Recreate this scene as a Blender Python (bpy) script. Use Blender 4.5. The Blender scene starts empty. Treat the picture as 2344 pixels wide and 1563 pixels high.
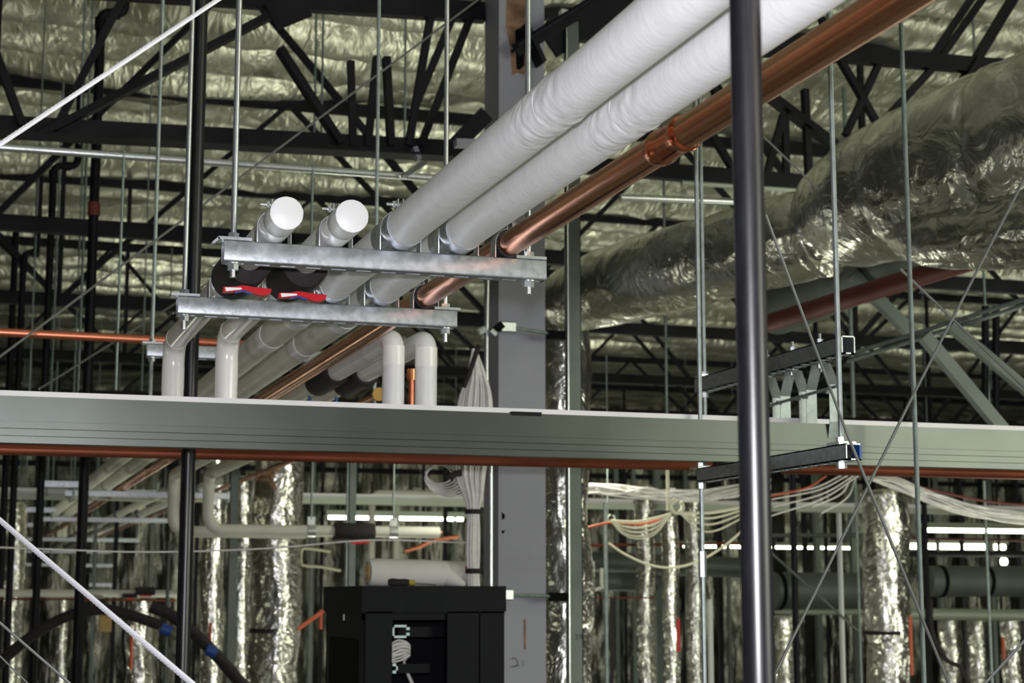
import bpy, math, random
import numpy as np
from mathutils import Vector, Matrix
random.seed(5)
SC = bpy.context.scene
COL = SC.collection
# ------------------------------------------------------------------ camera, world, lights, exposure
W, H = 2344, 1563
F = 3900.0
PITCH, YAW, HC = math.radians(8.47), math.radians(18.0), 2.1
cy_, sy_, cp_, sp_ = math.cos(YAW), math.sin(YAW), math.cos(PITCH), math.sin(PITCH)
FW = Vector((sy_*cp_, cy_*cp_, sp_)); RT = Vector((cy_, -sy_, 0)); UP = RT.cross(FW)
EYE = Vector((0, 0, HC))
cam = bpy.data.cameras.new('camera'); cam_o = bpy.data.objects.new('camera', cam); COL.objects.link(cam_o)
cam.sensor_width = 36.0; cam.lens = F/W*36.0; cam.clip_start = 0.05; cam.clip_end = 200
cam_o.matrix_world = Matrix(((RT.x, UP.x, -FW.x, 0), (RT.y, UP.y, -FW.y, 0), (RT.z, UP.z, -FW.z, HC), (0, 0, 0, 1)))
cam.dof.use_dof = True; cam.dof.focus_distance = 3.25; cam.dof.aperture_fstop = 9.0
SC.camera = cam_o
SC.view_settings.view_transform = 'Standard'; SC.view_settings.look = 'None'
SC.view_settings.gamma = 1.0; SC.view_settings.use_curve_mapping = False
SC.view_settings.exposure = 0.0

wd = bpy.data.worlds.new('hall_daylight'); SC.world = wd; wd.use_nodes = True
bgn = wd.node_tree.nodes['Background']; bgn.inputs[0].default_value = (0.80, 0.84, 0.62, 1); bgn.inputs[1].default_value = 0.02

def light(name, kind, loc, power, col, size=None, rot=None, sy=None):
    l = bpy.data.lights.new(name, kind); l.energy = power; l.color = col
    if kind == 'POINT': l.shadow_soft_size = size
    if kind == 'AREA':
        l.size = size
        if sy: l.shape = 'RECTANGLE'; l.size_y = sy
    o = bpy.data.objects.new(name, l); COL.objects.link(o); o.location = loc
    if rot: o.rotation_euler = rot
    return o
# the photographer's flash, just above the lens
light('camera_flash', 'POINT', EYE + UP*0.085 + FW*0.02, 370, (0.96, 0.95, 1.0), 0.03)
# added, unseen uplights brightening the foil, and a few added fill lamps shining down
for i, (x, y, p) in enumerate([(-3, 6, 80), (2.6, 10.5, 130), (6, 7, 210), (11, 8, 220), (-1, 14, 150), (5, 14.5, 200), (11, 15, 260), (2, 20, 150), (9, 21, 170), (16, 20, 200)]):
    light('foil_uplight_%d' % i, 'AREA', (x, y, 0.5), p*0.24, (0.98, 1.0, 0.80), 0.45, (math.pi, 0, 0), 0.45)
for i, (x, y) in enumerate([(7, 3), (-4, 10), (13, 11), (8, 18)]):
    light('hall_fill_%d' % i, 'AREA', (x, y, 3.4), 35, (1.0, 0.95, 0.72), 0.5, (0, 0, 0), 1.4)  # unseen lamps added as fill and for glints on the foil

light('ring_hook_fill', 'AREA', (3.0, 8.5, 2.95), 22, (1.0, 0.98, 0.78), 0.3, (0, 0, 0), 0.3)  # unseen lamp added to brighten the ring hook and its cables
# daylight from the open side of the hall, behind the camera to the right
light('open_side_daylight', 'AREA', (9.2, -4.5, 3.0), 520, (0.98, 1.0, 0.82), 5.5, (math.radians(90), 0, math.radians(38)), 2.6)

def ray(x, y): return FW + RT*((x-W/2)/F) - UP*((y-H/2)/F)
def pD(x, y, d): return EYE + ray(x, y)*d
def pY(x, y, Y): r = ray(x, y); return EYE + r*(Y/r.y)
def pZ(x, y, Z): r = ray(x, y); return EYE + r*((Z-HC)/r.z)
def pX(x, y, X): r = ray(x, y); return EYE + r*(X/r.x)

# ------------------------------------------------------------------ materials
def mat(name, col, rough=0.5, metal=0.0, col2=None, nscale=8.0, lo=0.35, hi=0.65, stretch=(1, 1, 1), bump=0.0,
        bscale=40.0, bstretch=(1, 1, 1), bdist=0.004, detail=4.0, rvar=0.0, coat=0.0, spec=0.5, kind='noise', emit=None, estr=0.0, distort=0.0):
    m = bpy.data.materials.new(name); m.use_nodes = True
    nt = m.node_tree; N = nt.nodes; L = nt.links; b = N['Principled BSDF']
    b.inputs['Base Color'].default_value = (*col, 1); b.inputs['Roughness'].default_value = rough
    b.inputs['Metallic'].default_value = metal; b.inputs['Specular IOR Level'].default_value = spec; b.inputs['Coat Weight'].default_value = coat
    tc = N.new('ShaderNodeTexCoord')
    def tex(scale, st, det, k='noise'):
        mp = N.new('ShaderNodeMapping'); mp.inputs['Scale'].default_value = st
        L.new(tc.outputs['Object'], mp.inputs['Vector'])
        if k == 'voronoi':
            t = N.new('ShaderNodeTexVoronoi'); t.inputs['Scale'].default_value = scale
            L.new(mp.outputs[0], t.inputs['Vector']); return t.outputs['Color'], t.outputs['Distance']
        t = N.new('ShaderNodeTexNoise'); t.inputs['Scale'].default_value = scale; t.inputs['Detail'].default_value = det
        t.inputs['Distortion'].default_value = distort
        L.new(mp.outputs[0], t.inputs['Vector']); return t.outputs['Fac'], t.outputs['Fac']
    if col2 is not None:
        o = tex(nscale, stretch, detail, kind)[0]
        r = N.new('ShaderNodeValToRGB'); r.color_ramp.elements[0].position = lo; r.color_ramp.elements[1].position = hi
        r.color_ramp.elements[0].color = (*col, 1); r.color_ramp.elements[1].color = (*col2, 1)
        L.new(o, r.inputs[0]); L.new(r.outputs[0], b.inputs['Base Color'])
    if rvar:
        o = tex(nscale*1.7, stretch, 3)[0]
        mr = N.new('ShaderNodeMapRange'); mr.inputs['To Min'].default_value = max(0.03, rough-rvar); mr.inputs['To Max'].default_value = min(1, rough+rvar)
        L.new(o, mr.inputs[0]); L.new(mr.outputs[0], b.inputs['Roughness'])
    if bump:
        o = tex(bscale, bstretch, 3)[1]
        bp = N.new('ShaderNodeBump'); bp.inputs['Strength'].default_value = bump; bp.inputs['Distance'].default_value = bdist
        L.new(o, bp.inputs['Height']); L.new(bp.outputs[0], b.inputs['Normal'])
    if emit:
        b.inputs['Emission Color'].default_value = (*emit, 1); b.inputs['Emission Strength'].default_value = estr
    return m
M = dict(
    galv=mat('galvanised_steel', (0.36, 0.39, 0.42), 0.37, 0.85, (0.50, 0.53, 0.57), 60, bump=0.25, bscale=180, bdist=0.0006, rvar=0.06),
    zinc=mat('zinc_plated_steel', (0.62, 0.66, 0.68), 0.3, 0.9, (0.75, 0.78, 0.8), 60),
    rod=mat('threaded_rod_steel', (0.30, 0.34, 0.34), 0.5, 0.75, (0.40, 0.45, 0.45), 40),
    dullrod=mat('dull_rod_steel', (0.20, 0.25, 0.24), 0.45, 0.7, (0.28, 0.33, 0.32), 30),
    jacket=mat('white_pipe_jacket', (0.69, 0.69, 0.71), 0.42, 0, (0.74, 0.74, 0.76), 30, bump=0.35, bscale=130, bstretch=(.35, 1, .35), bdist=0.0015, spec=0.45),
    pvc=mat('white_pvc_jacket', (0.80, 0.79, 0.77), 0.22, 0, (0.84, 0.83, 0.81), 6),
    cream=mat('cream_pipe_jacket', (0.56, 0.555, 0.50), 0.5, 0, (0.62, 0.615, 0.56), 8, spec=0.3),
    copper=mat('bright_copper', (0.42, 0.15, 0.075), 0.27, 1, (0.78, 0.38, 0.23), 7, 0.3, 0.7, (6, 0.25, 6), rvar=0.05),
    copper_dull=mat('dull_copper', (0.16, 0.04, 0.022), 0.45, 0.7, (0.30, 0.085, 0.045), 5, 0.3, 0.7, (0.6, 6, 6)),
    copper_red=mat('red_copper', (0.55, 0.16, 0.09), 0.33, 0.9, (0.7, 0.24, 0.14), 5, 0.3, 0.7, (0.5, 5, 5)),
    solder=mat('fluxed_copper', (0.62, 0.13, 0.06), 0.22, 1, (0.72, 0.3, 0.15), 30),
    black=mat('black_painted_steel', (0.005, 0.005, 0.007), 0.34, 0.0, (0.012, 0.012, 0.016), 14, 0.4, 0.8, (4, 4, 1), bump=0.10, bscale=160, bdist=0.0004, rvar=0.05),
    black_far=mat('black_sprinkler_steel', (0.003, 0.003, 0.006), 0.45, 0.0, (0.005, 0.005, 0.009), 10, spec=0.15),
    truss=mat('dark_primer_steel', (0.007, 0.007, 0.010), 0.6, 0, (0.013, 0.013, 0.017), 5, spec=0.15),
    gray=mat('grey_column_paint', (0.25, 0.25, 0.305), 0.5, 0, (0.285, 0.285, 0.34), 4, bump=0.05, bscale=60),
    rust=mat('rusty_scorch', (0.09, 0.045, 0.025), 0.75, 0, (0.30, 0.17, 0.10), 9),
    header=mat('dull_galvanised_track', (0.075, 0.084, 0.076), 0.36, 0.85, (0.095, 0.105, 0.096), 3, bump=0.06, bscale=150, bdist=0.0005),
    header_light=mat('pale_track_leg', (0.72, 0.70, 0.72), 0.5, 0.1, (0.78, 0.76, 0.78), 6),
    foil=mat('ceiling_foil', (0.52, 0.53, 0.44), 0.40, 0.95, (0.64, 0.64, 0.54), 2.2, bump=0.6, bscale=5, bstretch=(2.2, 0.8, 1), bdist=0.04, rvar=0.08, distort=0.8),
    ductfoil=mat('crumpled_duct_foil', (0.60, 0.61, 0.56), 0.25, 1.0, (0.80, 0.80, 0.74), 4, bump=0.45, bscale=9, bdist=0.03, rvar=0.06, distort=1.5),
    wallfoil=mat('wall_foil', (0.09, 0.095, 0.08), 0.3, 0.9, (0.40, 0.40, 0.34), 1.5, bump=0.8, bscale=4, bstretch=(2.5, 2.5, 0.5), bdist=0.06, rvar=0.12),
    rubber=mat('black_rubber_foam', (0.018, 0.016, 0.017), 0.75, 0, (0.026, 0.023, 0.024), 40, spec=0.25),
    red=mat('red_plastic', (0.50, 0.004, 0.012), 0.3, 0),
    white_and_glint=mat('plain_white_and_glint', (0.78, 0.78, 0.79), 0.4, 0),  # plain white parts, and the painted highlight on the levers
    blue=mat('blue_plastic', (0.01, 0.05, 0.25), 0.4, 0),
    redpipe=mat('red_painted_pipe', (0.085, 0.010, 0.009), 0.6, 0, (0.12, 0.015, 0.012), 4),
    orange=mat('orange_red_plastic', (0.55, 0.10, 0.04), 0.5, 0),
    cable=mat('grey_white_cable', (0.66, 0.64, 0.63), 0.45, 0, (0.78, 0.76, 0.75), 30),
    cable_light=mat('pale_cream_cable', (0.72, 0.70, 0.55), 0.5, 0),
    wire=mat('bright_wire_rope', (0.88, 0.88, 0.95), 0.3, 0.45),
    wire_thin=mat('thin_wire', (0.22, 0.23, 0.23), 0.45, 0.7),
    rack=mat('black_rack_metal', (0.003, 0.0035, 0.006), 0.5, 0, (0.0045, 0.005, 0.008), 20, spec=0.12),
    rackhole=mat('rack_mesh_black', (0.003, 0.003, 0.004), 0.8, 0, spec=0.1),
    paleplate=mat('pale_blue_plate', (0.55, 0.68, 0.72), 0.4, 0.2),
    paper=mat('white_roll_fabric', (0.62, 0.61, 0.59), 0.8, 0, (0.68, 0.67, 0.65), 9),
    yellow=mat('yellow_plastic', (0.45, 0.36, 0.02), 0.4, 0),
    tan=mat('tan_cardboard', (0.40, 0.27, 0.10), 0.7, 0),
    greenpost=mat('grey_green_stud', (0.085, 0.105, 0.095), 0.45, 0.4, (0.115, 0.135, 0.125), 6),
    palegreen=mat('pale_green_track', (0.36, 0.40, 0.33), 0.5, 0.4),
    greyduct=mat('grey_green_duct', (0.075, 0.09, 0.08), 0.5, 0.3, (0.10, 0.115, 0.105), 3),
    white=mat('white_paint', (0.42, 0.43, 0.43), 0.5, 0),
    concrete=mat('concrete_floor', (0.20, 0.20, 0.17), 0.6, 0, (0.26, 0.26, 0.22), 1.2),
    tube=mat('fluorescent_tube', (1, 1, 0.9), 0.5, 0, emit=(1.0, 0.97, 0.72), estr=14),
    ink=mat('black_marker', (0.02, 0.02, 0.025), 0.7, 0),
    brass=mat('brass', (0.62, 0.38, 0.12), 0.3, 1),
)

# ------------------------------------------------------------------ mesh helpers
def V(*a): return Vector(a[0]) if len(a) == 1 else Vector(a)
def frame(d):
    d = d.normalized(); u = Vector((0, 0, 1)) if abs(d.z) < 0.95 else Vector((1, 0, 0))
    s = d.cross(u).normalized(); return s, s.cross(d).normalized()
class MB:
    def __init__(s): s.v = []; s.f = []
    def box(s, a, b):
        n = len(s.v)
        for z in (a[2], b[2]):
            for y in (a[1], b[1]):
                for x in (a[0], b[0]): s.v.append(Vector((x, y, z)))
        s.f += [tuple(n+i for i in q) for q in ((0, 2, 3, 1), (4, 5, 7, 6), (0, 1, 5, 4), (2, 6, 7, 3), (0, 4, 6, 2), (1, 3, 7, 5))]
        return s
    def sweep(s, p0, p1, prof, up=None):
        """a closed 2-D profile (side, up) carried from p0 to p1"""
        p0, p1 = Vector(p0), Vector(p1); d = (p1-p0).normalized()
        if up is None: a, b = frame(d)
        else:
            a = d.cross(Vector(up)).normalized(); b = a.cross(d).normalized()
        n = len(s.v); k = len(prof)
        for p in (p0, p1): s.v += [p + a*q[0] + b*q[1] for q in prof]
        s.f += [(n+i, n+(i+1) % k, n+k+(i+1) % k, n+k+i) for i in range(k)]
        s.f += [tuple(range(n+k-1, n-1, -1)), tuple(range(n+k, n+2*k))]
        return s
    def bar(s, p0, p1, w, h, up=None):
        return s.sweep(p0, p1, [(-w/2, -h/2), (w/2, -h/2), (w/2, h/2), (-w/2, h/2)], up)
    def angle(s, p0, p1, w, t=0.008, up=None, flip=1):
        return s.sweep(p0, p1, [(0, 0), (flip*w, 0), (flip*w, t), (flip*t, t), (flip*t, w), (0, w)][::flip], up)
    def tube(s, path, r, seg=16, cap=True, jitter=0.0):
        path = [Vector(p) for p in path]; n = len(s.v); N = len(path)
        rr = r if isinstance(r, (list, tuple)) else [r]*N
        t = [(path[min(i+1, N-1)]-path[max(i-1, 0)]).normalized() for i in range(N)]
        a, b = frame(t[0])
        for i in range(N):
            a = (a - t[i]*a.dot(t[i])).normalized(); b = t[i].cross(a)
            for k in range(seg):
                w = 2*math.pi*k/seg; q = rr[i]*(1+(random.uniform(-jitter, jitter) if jitter else 0))
                s.v.append(path[i] + a*(q*math.cos(w)) + b*(q*math.sin(w)))
        for i in range(N-1):
            for k in range(seg):
                k2 = (k+1) % seg
                s.f.append((n+i*seg+k, n+i*seg+k2, n+(i+1)*seg+k2, n+(i+1)*seg+k))
        if cap:
            s.f.append(tuple(n+k for k in range(seg-1, -1, -1))); s.f.append(tuple(n+(N-1)*seg+k for k in range(seg)))
        return s
    def ribbon(s, pts, y0, y1, t):
        """a flat strap that follows pts (x, z) and spans y0..y1 with thickness t"""
        n = len(s.v); N = len(pts); P = [Vector((p[0], 0, p[1])) for p in pts]
        for i in range(N):
            d = (P[min(i+1, N-1)]-P[max(i-1, 0)]).normalized(); nn = Vector((-d.z, 0, d.x))*t
            for q in (P[i], P[i]+nn):
                for y in (y0, y1): s.v.append(Vector((q.x, y, q.z)))
        for i in range(N-1):
            a = n+4*i; b = a+4
            s.f += [(a, b, b+1, a+1), (a+2, a+3, b+3, b+2), (a, a+2, b+2, b), (a+1, b+1, b+3, a+3)]
        s.f += [(n, n+1, n+3, n+2), (n+4*(N-1), n+4*(N-1)+2, n+4*(N-1)+3, n+4*(N-1)+1)]
        return s
    def hexnut(s, c, r, h, axis=(0, 0, 1)):
        c = Vector(c); d = Vector(axis); return s.tube([c-d*h/2, c+d*h/2], r, 6)
    def build(s, name, m, parent=None, smooth=None, origin=None, ang=35):
        me = bpy.data.meshes.new(name)
        if parent is not None:
            o0 = Vector((0, 0, 0)); q = parent
            while q is not None: o0 = o0 + q.location; q = q.parent
        elif origin is not None: o0 = Vector(origin)
        else:
            xs = [p.x for p in s.v]; ys = [p.y for p in s.v]
            o0 = Vector(((min(xs)+max(xs))/2, (min(ys)+max(ys))/2, min(p.z for p in s.v)))
        me.from_pydata([tuple(p-o0) for p in s.v], [], s.f); me.update()
        me.materials.append(m if not isinstance(m, str) else M[m])
        if smooth is not False:
            me.polygons.foreach_set('use_smooth', [True]*len(me.polygons))
            try: me.set_sharp_from_angle(angle=math.radians(ang))
            except Exception: pass
        ob = bpy.data.objects.new(name, me); COL.objects.link(ob)
        if parent is not None: ob.parent = parent
        else: ob.location = o0
        return ob
def tag(o, label, cat, group=None, kind=None):
    o['label'] = label; o['category'] = cat
    if group: o['group'] = group
    if kind: o['kind'] = kind
    return o
def thing(name, label, cat, loc, group=None):
    o = bpy.data.objects.new(name, None); o.empty_display_size = 0.05; COL.objects.link(o); o.location = loc
    return tag(o, label, cat, group)
def bez(pts, n=12):
    """Catmull-Rom through the points"""
    P = [Vector(p) for p in pts]; P = [P[0]*2-P[1]] + P + [P[-1]*2-P[-2]]; out = []
    for i in range(1, len(P)-2):
        a, b, c, d = P[i-1:i+3]
        for k in range(n):
            t = k/n; out.append(0.5*((2*b)+(c-a)*t+(2*a-5*b+4*c-d)*t*t+(3*b-a-3*c+d)*t**3))
    return out+[P[-2]]
def elbow(pts, R, n=8):
    """a polyline with rounded corners of radius R"""
    P = [Vector(p) for p in pts]; out = [P[0]]
    for i in range(1, len(P)-1):
        a = (P[i-1]-P[i]).normalized(); c = (P[i+1]-P[i]).normalized()
        s0 = P[i]+a*R; s1 = P[i]+c*R
        for k in range(n+1):
            t = k/n; out.append(s0*(1-t)**2 + P[i]*2*t*(1-t) + s1*t*t)
    return out+[P[-1]]
def lin(a, b, n): return [Vector(a).lerp(Vector(b), i/n) for i in range(n+1)]

# ------------------------------------------------------------------ the hall: floor, foil ceiling, foil wall
MB().box((-9, -6, -0.1), (34, 29, 0)).build('floor', 'concrete', smooth=False, origin=(0, 0, 0))['kind'] = 'structure'
def vnoise(x, y, seed):
    rs = np.random.RandomState(seed); g = rs.rand(64, 64)
    xi = np.floor(x).astype(int); yi = np.floor(y).astype(int); fx = x-xi; fy = y-yi
    fx = fx*fx*(3-2*fx); fy = fy*fy*(3-2*fy)
    q = lambda a, b: g[a % 64, b % 64]
    return (q(xi, yi)*(1-fx)+q(xi+1, yi)*fx)*(1-fy)+(q(xi, yi+1)*(1-fx)+q(xi+1, yi+1)*fx)*fy - 0.5
def sheet(name, m, U, Vv, fn):
    uu, vv = np.meshgrid(U, Vv); co = fn(uu, vv).reshape(-1, 3); nu, nv = len(U), len(Vv)
    i = np.arange((nv-1)*(nu-1)); r = i//(nu-1)*nu + i % (nu-1)
    fs = np.stack([r, r+1, r+1+nu, r+nu], 1)
    me = bpy.data.meshes.new(name); me.from_pydata(co.tolist(), [], fs.tolist()); me.update()
    me.polygons.foreach_set('use_smooth', [True]*len(me.polygons)); me.materials.append(M[m])
    o = bpy.data.objects.new(name, me); COL.objects.link(o); return o
CEIL = 5.55
def ceil_fn(x, y):
    s = 0.60
    yy = y + 0.05*vnoise(x*0.6, y*0.4, 1)
    ph = np.abs(np.sin(np.pi*yy/s))**0.5
    row = np.floor(yy/s)
    a = 0.19*(0.85+0.7*vnoise(x*0.45+row*7.3, row*3.1, 2))
    z = CEIL - a*ph + 0.03*vnoise(x*1.7+row*3.7, y*1.2, 3) + 0.045*ph*vnoise(x*6+row*1.3+y*3, y*2.2, 4) + 0.03*ph*vnoise(x*12-y*5, y*4, 5)
    return np.stack([x, y, z], -1)
sheet('ceiling', 'foil', np.arange(-9, 30, 0.11), np.arange(-6, 29, 0.055), ceil_fn)['kind'] = 'structure'
def wall_fn(x, z):
    y = 28.0 - 0.16*np.abs(np.sin(np.pi*x/0.62))**0.6 + 0.12*vnoise(x*2, z*0.9, 7) + 0.06*vnoise(x*5, z*3, 8)
    return np.stack([x, y, z], -1)
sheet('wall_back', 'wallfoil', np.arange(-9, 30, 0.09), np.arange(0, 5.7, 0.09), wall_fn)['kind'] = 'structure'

# ------------------------------------------------------------------ trapeze hangers (slotted strut, rods, nuts)
ZT = 2.771                      # top of the struts
def strut_mb(x0, x1, y0, zt, h=0.041, w=0.041, t=0.0028, slots=True):
    m = MB(); zb = zt-h; y1 = y0+w
    g = 0.0095
    half = [(0, .004), (.0006, .0018), (.0018, .0006), (.004, 0), (.0135, 0), (.0135, t), (t+.0015, t), (t, t+.0015), (t, h-t), (g-t, h-t), (g-t, h-.010), (g, h-.010), (g, h-.002), (g-.001, h), (.003, h), (.001, h-.0008), (0, h-.003)]
    m.sweep((x0, y0, zb), (x1, y0, zb), [(-p, q) for p, q in half][::-1], (0, 0, 1))
    m.sweep((x0, y1, zb), (x1, y1, zb), [(p, q) for p, q in half], (0, 0, 1))
    if slots:
        x = x0+0.012; ya, yb = y0+.0134, y1-.0134
        m.box((x0, ya, zb), (x, yb, zb+t))
        while x < x1-0.03:
            m.box((x+0.029, ya, zb), (min(x1, x+0.05), yb, zb+t)); x += 0.05
        m.box((x1-0.004, ya, zb), (x1, yb, zb+t))
    else: m.box((x0, y0+.0134, zb), (x1, y1-.0134, zb+t))
    return m
def thread_rod(m, x, y, z0, z1, r=0.0063, fine=True):
    if not fine: return m.tube([(x, y, z0), (x, y, z1)], r, 8)
    p = 0.003; n = int((z1-z0)/p); path = []; rr = []
    for i in range(n):
        path += [(x, y, z0+i*p), (x, y, z0+(i+0.5)*p)]; rr += [r*0.86, r*1.0]
    return m.tube(path, rr, 12)
def hanger(label, x0, x1, y0, zt, rods, ztop, group, fine=False, low=0.065, tier=None, curl=False):
    """rods: x positions"""
    yc = y0+0.0205
    t = thing('trapeze_hanger', label, 'pipe hanger', (x0, yc, zt-0.041), group)
    strut_mb(x0, x1, y0, zt).build('strut', 'galv', t, ang=50)
    for k, x in enumerate(rods):
        zl = zt-0.041-low if not tier else tier
        r = thread_rod(MB(), x, yc, zl, ztop, 0.0063, fine).build('threaded_rod', 'zinc' if fine else 'rod', t, ang=75 if fine else 35)
        pl = MB().box((x-0.032, y0-0.001, zt+0.0003), (x+0.032, y0+0.042, zt+0.0063))
        if curl and k == 0:
            pl.bar((x-0.030, yc, zt+0.0035), (x-0.042, yc, zt-0.008), 0.043, 0.005, (1, 0, 0.9))
        pl.build('square_washer', 'zinc', t, False)
        MB().hexnut((x, yc, zt+0.0118), 0.0115, 0.011).build('nut', 'zinc', r, False)
        MB().tube([(x, yc, zt-0.0435), (x, yc, zt-0.0412)], 0.0155, 20).build('washer', 'zinc', r)
        MB().hexnut((x, yc, zt-0.0492), 0.0115, 0.011).build('nut', 'zinc', r, False)
    return t
Y1, Y2, Y3 = 3.199, 3.847, 5.45
hanger('nearest and highest slotted steel strut on two bright threaded rods, white pipes resting on it', 0.463, 1.113, Y1, ZT, (0.483, 1.081), 4.4, 'trapeze hangers of the near pipe rack', True, 0.028, curl=True)
hanger('second slotted steel strut behind the red valve levers, hung on two rods', 0.456, 1.113, Y2, ZT, (0.472, 1.089), 4.8, 'trapeze hangers of the near pipe rack', True, 0.034)
z3 = pY(340, 786, Y3).z
hanger('third slotted strut mostly hidden behind the two bent white drop pipes', pY(338, 786, Y3).x, pY(338, 786, Y3).x+0.72, Y3, z3, (pY(351, 740, Y3).x, pY(866, 430, Y3).x), 5.2, 'trapeze hangers of the near pipe rack', False, tier=2.72)

# ------------------------------------------------------------------ pipe clamps
def clamp(x, y0, zt, r, label, group, m='zinc', saddle=False, cushion=False, detail=True):
    yc = y0+0.0205; zc = zt+r+(0.0046 if cushion else 0.0026 if saddle else 0.001); R = r+(0.004 if cushion else 0.0012)
    t = thing('pipe_clamp', label, 'pipe clamp', (x, yc, zt), group)
    for sgn in (-1, 1):
        pts = [(x+sgn*R, zt+0.0006), (x+sgn*R, zc)]
        pts += [(x+sgn*R*math.cos(a), zc+R*math.sin(a)) for a in np.linspace(0.15, math.pi/2-0.12, 8)]
        pts += [(x+sgn*0.005, zc+R+0.006), (x+sgn*0.004, zc+R+0.024)]
        if sgn > 0: pts = pts[::-1]
        MB().ribbon(pts, yc-0.016, yc+0.016, 0.002).build('strap', m, t, ang=50)
    zb = zc+R+0.015
    bo = MB().tube([(x-0.026, yc, zb), (x+0.018, yc, zb)], 0.0032, 10).build('bolt', m, t)
    for dx in (-0.011, 0.011): MB().hexnut((x+dx, yc, zb), 0.0075, 0.006, (1, 0, 0)).build('nut', m, bo, False)
    if saddle:
        path = lin((x, yc-0.062, zc), (x, yc+0.07, zc), 1)
        a0, a1 = math.radians(150), math.radians(390); mb = MB(); n = 28; th = 0.0016
        for Ro in (r+0.0004, r+0.0004+th):
            for y in (yc-0.066, yc+0.07):
                mb.v += [Vector((x+Ro*math.cos(a0+(a1-a0)*k/n), y, zc+Ro*math.sin(a0+(a1-a0)*k/n))) for k in range(n+1)]
        q = n+1
        for k in range(n):
            mb.f += [(k, k+1, q+k+1, q+k), (2*q+k, 3*q+k, 3*q+k+1, 2*q+k+1), (k, 2*q+k, 2*q+k+1, k+1), (q+k, q+k+1, 3*q+k+1, 3*q+k)]
        mb.build('saddle', 'galv', t, ang=50)
    if cushion:
        path = [(x+(r+0.0001)*math.cos(a), zc+(r+0.0001)*math.sin(a)) for a in np.linspace(0, 2*math.pi, 40)]
        MB().ribbon(path[::-1], yc-0.0185, yc+0.0185, 0.0039).build('cushion', 'rubber', t)
    return t
PX = [0.559, 0.680, 0.810, 0.929, 1.037]; PR = [0.0305, 0.0305, 0.039, 0.039, 0.0255]
PN = ['leftmost capped white pipe', 'second capped white pipe', 'first long white pipe', 'second long white pipe', 'copper pipe']
for yy, wh in ((Y1, 'nearest strut'), (Y2, 'second strut')):
    for i in range(5):
        clamp(PX[i], yy, ZT, PR[i], ('black-cushioned clamp' if i == 4 else 'bright strap clamp') + ' on the ' + PN[i] + ' at the ' + wh,
              'pipe clamps on the near pipe rack', 'galv' if i == 4 else 'zinc', saddle=i in (2, 3), cushion=i == 4)

# ------------------------------------------------------------------ pipes of the near rack
AZ = [ZT+r+(0.0046 if i == 4 else 0.0026 if i > 1 else 0.001) for i, r in enumerate(PR)]
def lapped(path0, path1, r, laps, n=150, amp=0.0006, wr=0.0014):
    """straight jacketed pipe along y with lap seams (y positions) and little creases round them"""
    P = lin(path0, path1, n); m = MB(); seg = 44; a, b = frame(P[1]-P[0])
    y = np.array([p.y for p in P])[:, None]; w = (np.arange(seg)*2*math.pi/seg)[None, :]; c, s = np.cos(w), np.sin(w)
    near = sum(np.exp(-((y-l)/0.07)**2) for l in laps); step = sum(np.where(y <= l, 0.0009*np.exp(-np.maximum(0, l-y)/0.06), 0) for l in laps)
    vn = lambda p, q: vnoise(p, q, 12)
    q = r + step + amp*0.5*np.sin(2*w+y*9) + wr*near*(0.6*vn(6+2.2*c+y*16, 9+2.2*s-y*11)+0.8*vn(20+3*c-y*43, 9+3*s+y*38)+0.7*vn(31+4*c+y*90, 9+4*s+y*86))
    for i, p in enumerate(P):
        for k in range(seg): m.v.append(p+a*float(q[i, k]*c[0, k])+b*float(q[i, k]*s[0, k]))
    for i in range(n):
        for k in range(seg):
            k2 = (k+1) % seg; m.f.append((i*seg+k, i*seg+k2, (i+1)*seg+k2, (i+1)*seg+k))
    m.f.append(tuple(range(seg-1, -1, -1))); m.f.append(tuple(n*seg+k for k in range(seg)))
    return m
def yat(px, py, X): return pX(px, py, X).y
for i, nm in ((2, 'left one of the two thick white jacketed pipes running up out of the picture top'), (3, 'right one of the two thick white jacketed pipes, next to the copper pipe')):
    l0 = yat(1275, 250, PX[i]) if i == 2 else yat(1450, 270, PX[i])
    t = thing('insulated_pipe', nm, 'pipe', (PX[i], 0.6, AZ[i]), 'long insulated pipes of the near rack')
    lapped((PX[i], 0.6, AZ[i]), (PX[i], l0, AZ[i]), PR[i]+0.0004, [l0-0.03], 260, 0.0006, 0.0034).build('jacket', 'jacket', t, ang=60)
    lapped((PX[i], l0, AZ[i]), (PX[i], 4.2, AZ[i]), PR[i], [l0+0.05], 420, 0.0006, 0.0028).build('jacket', 'jacket', t, ang=60)
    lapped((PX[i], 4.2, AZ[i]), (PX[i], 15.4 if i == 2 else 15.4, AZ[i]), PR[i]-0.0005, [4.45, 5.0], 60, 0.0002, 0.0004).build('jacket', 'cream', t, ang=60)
    for yt in ((4.2, 4.62) if i == 2 else (4.22, 4.75)):
        MB().tube([(PX[i], yt, AZ[i]), (PX[i], yt+0.09, AZ[i])], PR[i]+0.0008, 40).build('tape_band', 'jacket', t)
t = thing('copper_pipe', 'long bright copper pipe with a soldered coupling, rightmost on the near rack', 'pipe', (PX[4], 0.6, AZ[4]))
MB().tube(lin((PX[4], 0.6, AZ[4]), (PX[4], 21, AZ[4]), 60), PR[4], 36).build('tube', 'copper', t)
yc0, yc1 = yat(1575, 295, PX[4]), yat(1505, 345, PX[4])
prof = [(0, 1.0), (0.02, 1.07), (0.05, 1.15), (0.09, 1.17), (0.13, 1.12), (0.2, 1.07), (0.35, 1.065), (0.55, 1.065), (0.66, 1.07), (0.73, 1.12), (0.79, 1.17), (0.86, 1.15), (0.92, 1.10), (0.98, 1.06), (1, 1.0)]
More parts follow.
